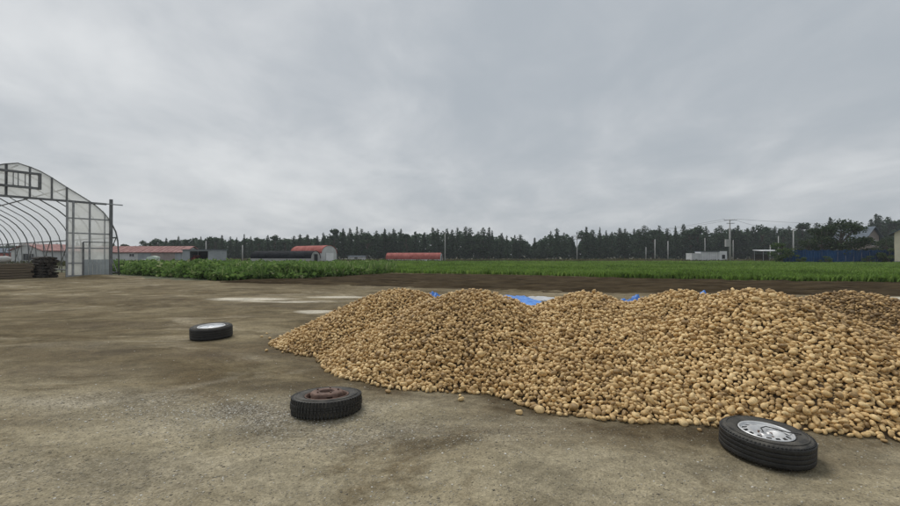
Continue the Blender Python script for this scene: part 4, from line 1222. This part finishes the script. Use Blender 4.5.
def quads(c, size, nrm_bias=None, aspect=0.6, rng=RNG):
    """leaf clumps: diamond quads at points c"""
    n = len(c)
    a = rng.normal(size=(n, 3)); a /= np.linalg.norm(a, axis=1)[:, None]
    b = rng.normal(size=(n, 3))
    if nrm_bias is not None: a[:, 2] *= nrm_bias; a /= np.linalg.norm(a, axis=1)[:, None]
    b -= a * (a * b).sum(1)[:, None]; b /= np.linalg.norm(b, axis=1)[:, None]
    s = size[:, None]
    V = np.stack([c + a * s, c + b * s * aspect, c - a * s, c - b * s * aspect], 1)
    return V.reshape(-1, 3), np.arange(4 * n).reshape(n, 4)
def conifer(k, H=12.0):
    """trunk + crown meshes of a plantation conifer, base at the origin"""
    r = np.random.default_rng(900 + k)
    wid = H * r.uniform(0.20, 0.27); base = H * r.uniform(0.06, 0.16)
    tops = MB(); lean = r.uniform(-0.03, 0.03) * H
    tops.tube([(0, 0, -0.2), (lean * 0.3, 0, H * 0.4), (lean, 0, H * 0.97)], [H * 0.016, H * 0.010, 0.02], 7)
    pts = []; sz = []
    pw = (0.85, 0.60, 0.72, 0.48)[k % 4]
    z = base
    while z < H * 0.99:
        t = (z - base) / (H - base)
        prof = (1 - t) ** pw * (0.55 + 0.45 * min(1, t * 4)) * r.uniform(0.8, 1.15) + 0.04
        nb = 5 if t < 0.8 else 4
        a0 = r.uniform(0, 6.28)
        for b in range(nb):
            L = wid * prof * r.uniform(0.55, 1.25); a = a0 + 6.28 * b / nb + r.uniform(-0.35, 0.35)
            dz = L * r.uniform(-0.28, 0.22)
            e = (lean * t + L * math.cos(a), L * math.sin(a), z + dz)
            tops.tube([(lean * t, 0, z), e], [0.035, 0.012], 4, False)
            m = int(7 + 20 * L / wid)
            q = r.uniform(0.15, 1.05, m)
            pts.append(np.stack([lean * t + (e[0] - lean * t) * q + r.normal(0, 0.16, m) * (1 - 0.6 * t), e[1] * q + r.normal(0, 0.16, m) * (1 - 0.6 * t), z + dz * q - 0.1 * q + r.normal(0, 0.18, m)], 1))
            sz.append(r.uniform(0.24, 0.50, m) * (1 - 0.55 * t))
        z += H * r.uniform(0.030, 0.046)
    c = np.concatenate(pts); s = np.concatenate(sz)
    V, F = quads(c, s, 0.6, 0.55, r)
    me = np_mesh('crown', V, F)
    vert_attr(me, 'tone', np.repeat(np.clip(r.normal(0.5, 0.22, len(c)), 0, 1), 4)); me.materials.append(M['needles'])
    tm = bpy.data.meshes.new('trunk'); tm.from_pydata(tops.v, [], tops.f); tm.materials.append(M['bark'])
    return tm, me
def broadleaf(k, H, Wd, leafm='leaves_dark', nleaf=2600, base=0.15, lobes=16, size=(0.10, 0.24)):
    r = np.random.default_rng(1300 + k)
    tr = MB(); pts = []; sz = []
    tr.tube([(0, 0, -0.2), (0.03 * Wd, 0, H * 0.25), (0, 0.03 * Wd, H * 0.55), (0, 0, H * 0.85)], [H * 0.03, H * 0.022, H * 0.014, 0.03], 8)
    for i in range(lobes):
        t = r.uniform(base, 0.95); a = r.uniform(0, 6.28)
        rr_ = Wd * 0.5 * math.sin(math.pi * min(0.97, 0.15 + 0.80 * t)) ** 0.7 * r.uniform(0.45, 0.85)
        c = np.array([rr_ * math.cos(a), rr_ * math.sin(a), H * (base + (1 - base) * t) * 0.93])
        tr.tube([(0, 0, max(0.1, c[2] * 0.62)), tuple(c * np.array([0.6, 0.6, 0.9])), tuple(c)], [H * 0.010, H * 0.006, 0.01], 5, False)
        rad = Wd * r.uniform(0.13, 0.24)
        m = nleaf // lobes
        q = r.normal(size=(m, 3)); q /= np.linalg.norm(q, axis=1)[:, None]
        q *= (r.random((m, 1)) ** 0.45) * rad * np.array([1, 1, 0.62])
        pts.append(c + q); sz.append(r.uniform(*size, m))
    c = np.concatenate(pts); s = np.concatenate(sz); c[:, 2] = np.maximum(c[:, 2], 0.1)
    V, F = quads(c, s, None, 0.6, r)
    me = np_mesh('crown', V, F)
    vert_attr(me, 'tone', np.repeat(np.clip(r.normal(0.5, 0.25, len(c)), 0, 1), 4)); me.materials.append(M[leafm])
    tm = bpy.data.meshes.new('trunk'); tm.from_pydata(tr.v, [], tr.f); tm.materials.append(M['bark'])
    return tm, me
def plant(name, label, cat, loc, meshes, scale=(1, 1, 1), rz=0.0, group=None):
    root = thing(name, label, cat, loc, rz, group)
    root.scale = scale
    for nm, me in zip(('trunk', 'crown'), meshes):
        o = bpy.data.objects.new(nm, me); COL.objects.link(o); o.parent = root
    return root
CON = [conifer(k) for k in range(12)] + [broadleaf(40 + k, 12, 6.0 + k * 0.6, 'needles', 1500, 0.10, 20, (0.26, 0.50)) for k in range(4)]
TOPS = np.array([(118, 244), (135, 243), (150, 239), (165, 238.5), (185, 236), (200, 236.5), (213, 234), (230, 236), (245, 234.5), (270, 236), (290, 235), (300, 233.5), (320, 234.5), (328, 233), (336, 228.5),
                 (360, 228), (380, 229), (400, 228), (420, 229), (440, 227), (460, 227), (475, 228), (490, 229), (505, 233), (515, 236), (525, 237.5), (529, 240), (531, 245), (534, 240), (545, 234), (555, 230),
                 (565, 230.5), (572, 235), (577, 247), (582, 231), (588, 225), (595, 232), (603, 229), (610, 230), (625, 227), (640, 227), (655, 224), (665, 228), (680, 226), (697, 222.5), (710, 228), (725, 226),
                 (748, 224), (765, 226), (780, 227), (803, 223), (815, 225), (828, 219), (842, 218), (855, 222), (870, 218), (885, 211), (893, 215), (930, 212), (980, 214)], float)
def treeline():
    r = random.Random(5)
    belts = [(-60, 118, 'dark tree of the far left belt seen through the greenhouse', 'trees left of the sheds'),
             (150, 331, 'dark tree in the low left belt behind the sheds', 'trees of the left belt'),
             (334, 527, 'dark tree in the dense central belt behind the red shed', 'trees of the central belt'),
             (535, 573, 'dark tree in the short clump left of the gap pole', 'trees of the short clump'),
             (583, 781, 'dark tree in the right belt behind the utility poles', 'trees of the right belt'),
             (784, 985, 'dark tree on the rise behind the garden trees', 'trees behind the garden trees')]
    for a, b, lab, grp in belts:
        x = a
        while x < b:
            Y = 172 + r.uniform(-5, 6)
            if x < 118: Y = 165
            top = np.interp(x, TOPS[:, 0], TOPS[:, 1]) + r.choice((-2.0, -0.6, 0.0, 1.0, 2.0, 3.6)) + r.uniform(-0.8, 0.8)
            if x < 118: top = 243 + r.uniform(-3, 2)
            c = P(x, 0, Y); H = P(0, top, Y).z
            s = H / 12.0; w = s * r.uniform(0.75, 1.35)
            plant('windbreak_tree', lab, 'tree', (c.x, Y, 0), CON[r.choice((0, 1, 2, 3, 4, 5, 6, 7, 8, 9, 10, 11, 0, 2, 4, 6, 8, 10, 12, 13, 14, 15))], (w, w, s), r.uniform(0, 6.28), grp)
            x += r.uniform(4.0, 9.5)
    # the depth of the wood behind the front rows
    n = 70000
    px = RNG.uniform(-60, 985, n); Y = RNG.uniform(181, 200, n)
    gap = ((px > 116) & (px < 152))
    px, Y = px[~gap], Y[~gap]; n = len(px)
    top = np.interp(px, TOPS[:, 0], TOPS[:, 1]); top = np.where(px < 118, 243, top)
    hmax = (EYE + (YHOR - top) / FPX * 190) * 0.84
    wob = np.clip(0.90 + 0.5 * fbm(px * 0.25, Y * 0.2, 1.0, 3, 33), 0.6, 1.05)
    z = hmax * wob * RNG.random(n) ** 0.8
    X = (px - 450) / FPX * Y
    V, F = quads(np.stack([X, Y, z + 0.1], 1), RNG.uniform(0.40, 0.80, n), 0.6, 0.75)
    me = np_mesh('woodland', V, F); vert_attr(me, 'tone', np.repeat(np.clip(RNG.normal(0.45, 0.2, n), 0, 1), 4))
    o = link_mesh('woodland', me, 'needles')
    tag(o, 'dense dark wood filling in behind the front trees', 'wood', kind='stuff')
treeline()
def singles():
    def at(px, ytop, Y, meshes, Hm, wide, name, lab, rz=0.0):
        c = P(px, 0, Y); s = P(0, ytop, Y).z / Hm
        plant(name, lab, 'tree' if 'tree' in name else 'shrub', (c.x, Y, 0), meshes, (wide * s, wide * s, s), rz)
    B = [broadleaf(0, 8, 6.5, nleaf=2600), broadleaf(1, 8, 7.5, nleaf=3200, base=0.12, lobes=22), broadleaf(2, 3, 3.4, 'leaves_green', 1500, 0.02, 14, (0.07, 0.16)), broadleaf(3, 8, 5.0, nleaf=2200, base=0.2)]
    at(146, 237.5, 150, B[3], 8, 0.95, 'broadleaf_tree', 'round tree standing alone above the red shed roof')
    at(125, 243, 150, B[0], 8, 0.8, 'broadleaf_tree', 'small tree nearest the greenhouse over the red shed roof', 1.0)
    at(133.5, 243.5, 150, B[3], 8, 0.8, 'broadleaf_tree', 'second small tree over the red shed roof', 2.0)
    at(222, 248.5, 92, B[0], 8, 1.2, 'broadleaf_tree', 'low dark tree between grey garage and black tunnel', 0.6)
    at(842, 218.5, 84, B[1], 8, 1.12, 'pine_tree', 'large dark spreading garden pine behind blue netting', 0.5)
    at(822, 224, 85, B[0], 8, 1.15, 'pine_tree', 'dark pine touching the large garden pine on its left', 2.2)
    at(856, 236, 85, B[3], 8, 1.3, 'pine_tree', 'dark garden tree left of the grey roofed house', 1.1)
    at(808, 236, 86, B[3], 8, 1.1, 'broadleaf_tree', 'low dark tree above the left part of blue netting', 4.1)
    at(782, 241, 80.0, B[2], 3, 0.85, 'garden_shrub', 'bushy green shrub at the left end of blue netting', 0.3)
    at(799, 254, 79.6, B[2], 3, 1.1, 'garden_shrub', 'low light green shrub beside the lamp pole', 1.3)
    at(826, 255.5, 79.5, B[2], 3, 1.2, 'garden_shrub', 'green shrub under the large garden pine', 2.3)
    at(868, 255, 79.4, B[2], 3, 1.1, 'garden_shrub', 'green shrub below the grey roofed house', 3.3)
    at(886, 236, 96, B[1], 8, 1.0, 'broadleaf_tree', 'dark tree between grey roofed house and yellow house', 3.0)
    at(889, 247, 79.6, B[2], 3, 1.0, 'garden_shrub', 'dark shrub against the corner of yellow house', 4.3)
singles()

# ------------------------------------------------------------------ crops and weeds
leaf_mat('crop_leaf', [(0, (0.065, 0.120, 0.030)), (0.5, (0.140, 0.240, 0.060)), (0.85, (0.230, 0.330, 0.100)), (1, (0.40, 0.43, 0.23))], 0.5)
leaf_mat('field_leaf', [(0, (0.100, 0.165, 0.032)), (0.5, (0.160, 0.265, 0.052)), (1, (0.230, 0.330, 0.078))], 0.45)
leaf_mat('weed_leaf', [(0, (0.06, 0.070, 0.028)), (0.5, (0.105, 0.105, 0.050)), (1, (0.19, 0.165, 0.085))], 0.25)
def in_between(X, Y, near, far):
    ny = np.interp(X, [p[0] for p in near], [p[1] for p in near])
    return Y > ny
def blades(c, h, w, bend, rng=RNG):
    """upright tapering blades of two faces each"""
    n = len(c); a = rng.random(n) * 6.283
    d = np.stack([np.cos(a), np.sin(a), np.zeros(n)], 1); s = np.stack([-np.sin(a), np.cos(a), np.zeros(n)], 1)
    up = np.array([0, 0, 1.0])
    m = c + up * (h * 0.6)[:, None] + d * (bend * 0.35)[:, None]; t = c + up * h[:, None] * 0.96 + d * bend[:, None]
    V = np.stack([c - s * w[:, None] * 0.4, c + s * w[:, None] * 0.4, m + s * w[:, None], m - s * w[:, None], t], 1)
    k = 5 * np.arange(n)[:, None]
    q = np.concatenate([k + [0, 1, 2], k + [0, 2, 3], k + [3, 2, 4]])
    return V.reshape(-1, 3), q
def crops():
    # leafy crop beside the greenhouse: broad leaves on stems, hip high
    n = 9000
    px = RNG.uniform(100, 400, n); Y = 23.0 + 36 * RNG.random(n) ** 1.7
    X = (px - 450) / FPX * Y
    wallu = (X - GO.x) * GD.x + (Y - GO.y) * GD.y
    near = [p for p in CROP_NEAR]
    ny = np.interp(X, [p[0] for p in near], [p[1] for p in near]) + 0.8 * fbm(X, Y * 0, 0.7, 3, 8)
    k = (Y > ny + 0.25) & (wallu > 6.0) & (X < -5.2 - (Y - 35) * 0.1)
    X, Y = X[k], Y[k]; n = len(X)
    hp = (0.70 + 0.95 * fbm(X, Y, 0.6, 4, 14)) * RNG.uniform(0.70, 1.15, n)
    hp *= np.clip(0.45 + 0.5 * (Y - ny[k]) / 1.0, 0.45, 1.0)
    L = 11
    c = np.stack([np.repeat(X, L) + RNG.normal(0, 0.20, n * L), np.repeat(Y, L) + RNG.normal(0, 0.20, n * L), np.repeat(hp, L) * (0.18 + 0.82 * RNG.random(n * L) ** 0.8)], 1)
    V, F = quads(c, RNG.uniform(0.08, 0.18, n * L), 0.5, 0.7)
    me = np_mesh('leafy_crop', V, F)
    vert_attr(me, 'tone', np.repeat(np.clip(RNG.normal(0.48, 0.24, n * L) + np.repeat(fbm(X, Y, 0.7, 3, 15) * 0.7, L), 0, 1), 4))
    tag(link_mesh('leafy_crop', me, 'crop_leaf'), 'hip high leafy green crop right of the greenhouse', 'crop', kind='stuff')
    # taller stalks standing out of it towards the right end
    n = 2600
    px = RNG.uniform(118, 396, n); px = np.where(RNG.random(n) < 0.55, RNG.uniform(305, 396, n), px); Y = 24 + 18 * RNG.random(n) ** 1.4
    X = (px - 450) / FPX * Y
    ny = np.interp(X, [p[0] for p in near], [p[1] for p in near])
    k = (Y > ny + 0.2) & (((X - GO.x) * GD.x + (Y - GO.y) * GD.y) > 6.0); X, Y = X[k], Y[k]; n = len(X); L = 5
    c = np.stack([np.repeat(X, L) + RNG.normal(0, 0.06, n * L), np.repeat(Y, L) + RNG.normal(0, 0.06, n * L), np.zeros(n * L)], 1)
    h = np.repeat(RNG.uniform(0.75, 1.20, n), L) * RNG.uniform(0.6, 1.0, n * L)
    V, F = blades(c, h, RNG.uniform(0.02, 0.04, n * L), RNG.uniform(0.05, 0.35, n * L))
    me = np_mesh('stalk_crop', V, F); vert_attr(me, 'tone', np.repeat(np.clip(RNG.normal(0.6, 0.25, n * L), 0, 1), 5))
    tag(link_mesh('stalk_crop', me, 'crop_leaf'), 'slender upright stalks at the right end of the leafy crop', 'crop', kind='stuff')
    # low crop of the wide field
    n = 23000
    px = RNG.uniform(330, 960, n); Y = 20 + 78 * RNG.random(n) ** 1.9
    X = (px - 450) / FPX * Y
    nr = FIELD_NEAR
    ny = np.interp(X, [p[0] for p in nr], [p[1] for p in nr]) + 1.6 * fbm(X, Y * 0, 0.8, 4, 18)
    k = (Y > ny + 0.15) & (X > -6.5 - (Y - 35) * 0.25); X, Y = X[k], Y[k]; n = len(X); L = 7
    sc = 1 + Y / 60
    c = np.stack([np.repeat(X, L) + RNG.normal(0, 0.13, n * L) * np.repeat(sc, L), np.repeat(Y, L) + RNG.normal(0, 0.13, n * L), np.zeros(n * L) + 0.02], 1)
    h = np.repeat(RNG.uniform(0.30, 0.46, n) * (1 + 0.5 * fbm(X, Y, 0.4, 2, 19)), L) * RNG.uniform(0.6, 1.0, n * L)
    V, F = blades(c, h, np.repeat(0.046 * sc, L) * RNG.uniform(0.7, 1.3, n * L), RNG.uniform(0.03, 0.22, n * L))
    me = np_mesh('low_crop', V, F)
    tn = 0.5 + 1.3 * fbm(X, Y, 0.16, 4, 44)
    vert_attr(me, 'tone', np.repeat(np.clip(np.repeat(tn, L) + RNG.normal(0, 0.18, n * L), 0, 1), 5))
    tag(link_mesh('low_crop', me, 'field_leaf'), 'bright green low crop filling the wide field', 'crop', kind='stuff')
    # rough grass and weeds on the far headland and round the sheds
    n = 17000
    px = RNG.uniform(-40, 960, n); Y = np.where(RNG.random(n) < 0.75, RNG.uniform(99, 128, n), RNG.uniform(62, 99, n))
    k = ((Y > 99) | (px < 330)) & ~((px > 775) & (Y < 110)); px, Y = px[k], Y[k]; n = len(px)
    X = (px - 450) / FPX * Y; L = 5
    c = np.stack([np.repeat(X, L) + RNG.normal(0, 0.4, n * L), np.repeat(Y, L) + RNG.normal(0, 0.4, n * L), np.full(n * L, -0.1)], 1)
    h = np.repeat(RNG.uniform(0.35, 0.95, n) * (1 + 0.8 * fbm(X, Y, 0.12, 3, 55)), L) * RNG.uniform(0.6, 1, n * L)
    V, F = blades(c, h, RNG.uniform(0.06, 0.14, n * L), RNG.uniform(0.05, 0.3, n * L))
    me = np_mesh('rough_grass', V, F); vert_attr(me, 'tone', np.repeat(np.clip(0.5 + np.repeat(fbm(X, Y, 0.1, 3, 56), L) * 1.2 + RNG.normal(0, 0.15, n * L), 0, 1), 5))
    tag(link_mesh('rough_grass', me, 'weed_leaf'), 'brownish rough grass along the far edge of the field', 'grass', kind='stuff')
crops()

# ------------------------------------------------------------------ damp air
def haze():
    m = bpy.data.materials.new('haze'); m.use_nodes = True
    N, L = m.node_tree.nodes, m.node_tree.links
    N.remove(N['Principled BSDF'])
    v = N.new('ShaderNodeVolumePrincipled')
    v.inputs['Color'].default_value = (0.90, 0.95, 1.0, 1)
    v.inputs['Density'].default_value = 0.00038
    L.new(v.outputs[0], N['Material Output'].inputs['Volume'])
    M['haze'] = m
    o = MB().box((0, 100, 14.0), (700, 300, 30.4)).build('haze', 'haze')
    tag(o, 'thin grey damp air over the fields', 'haze', kind='stuff')
haze()
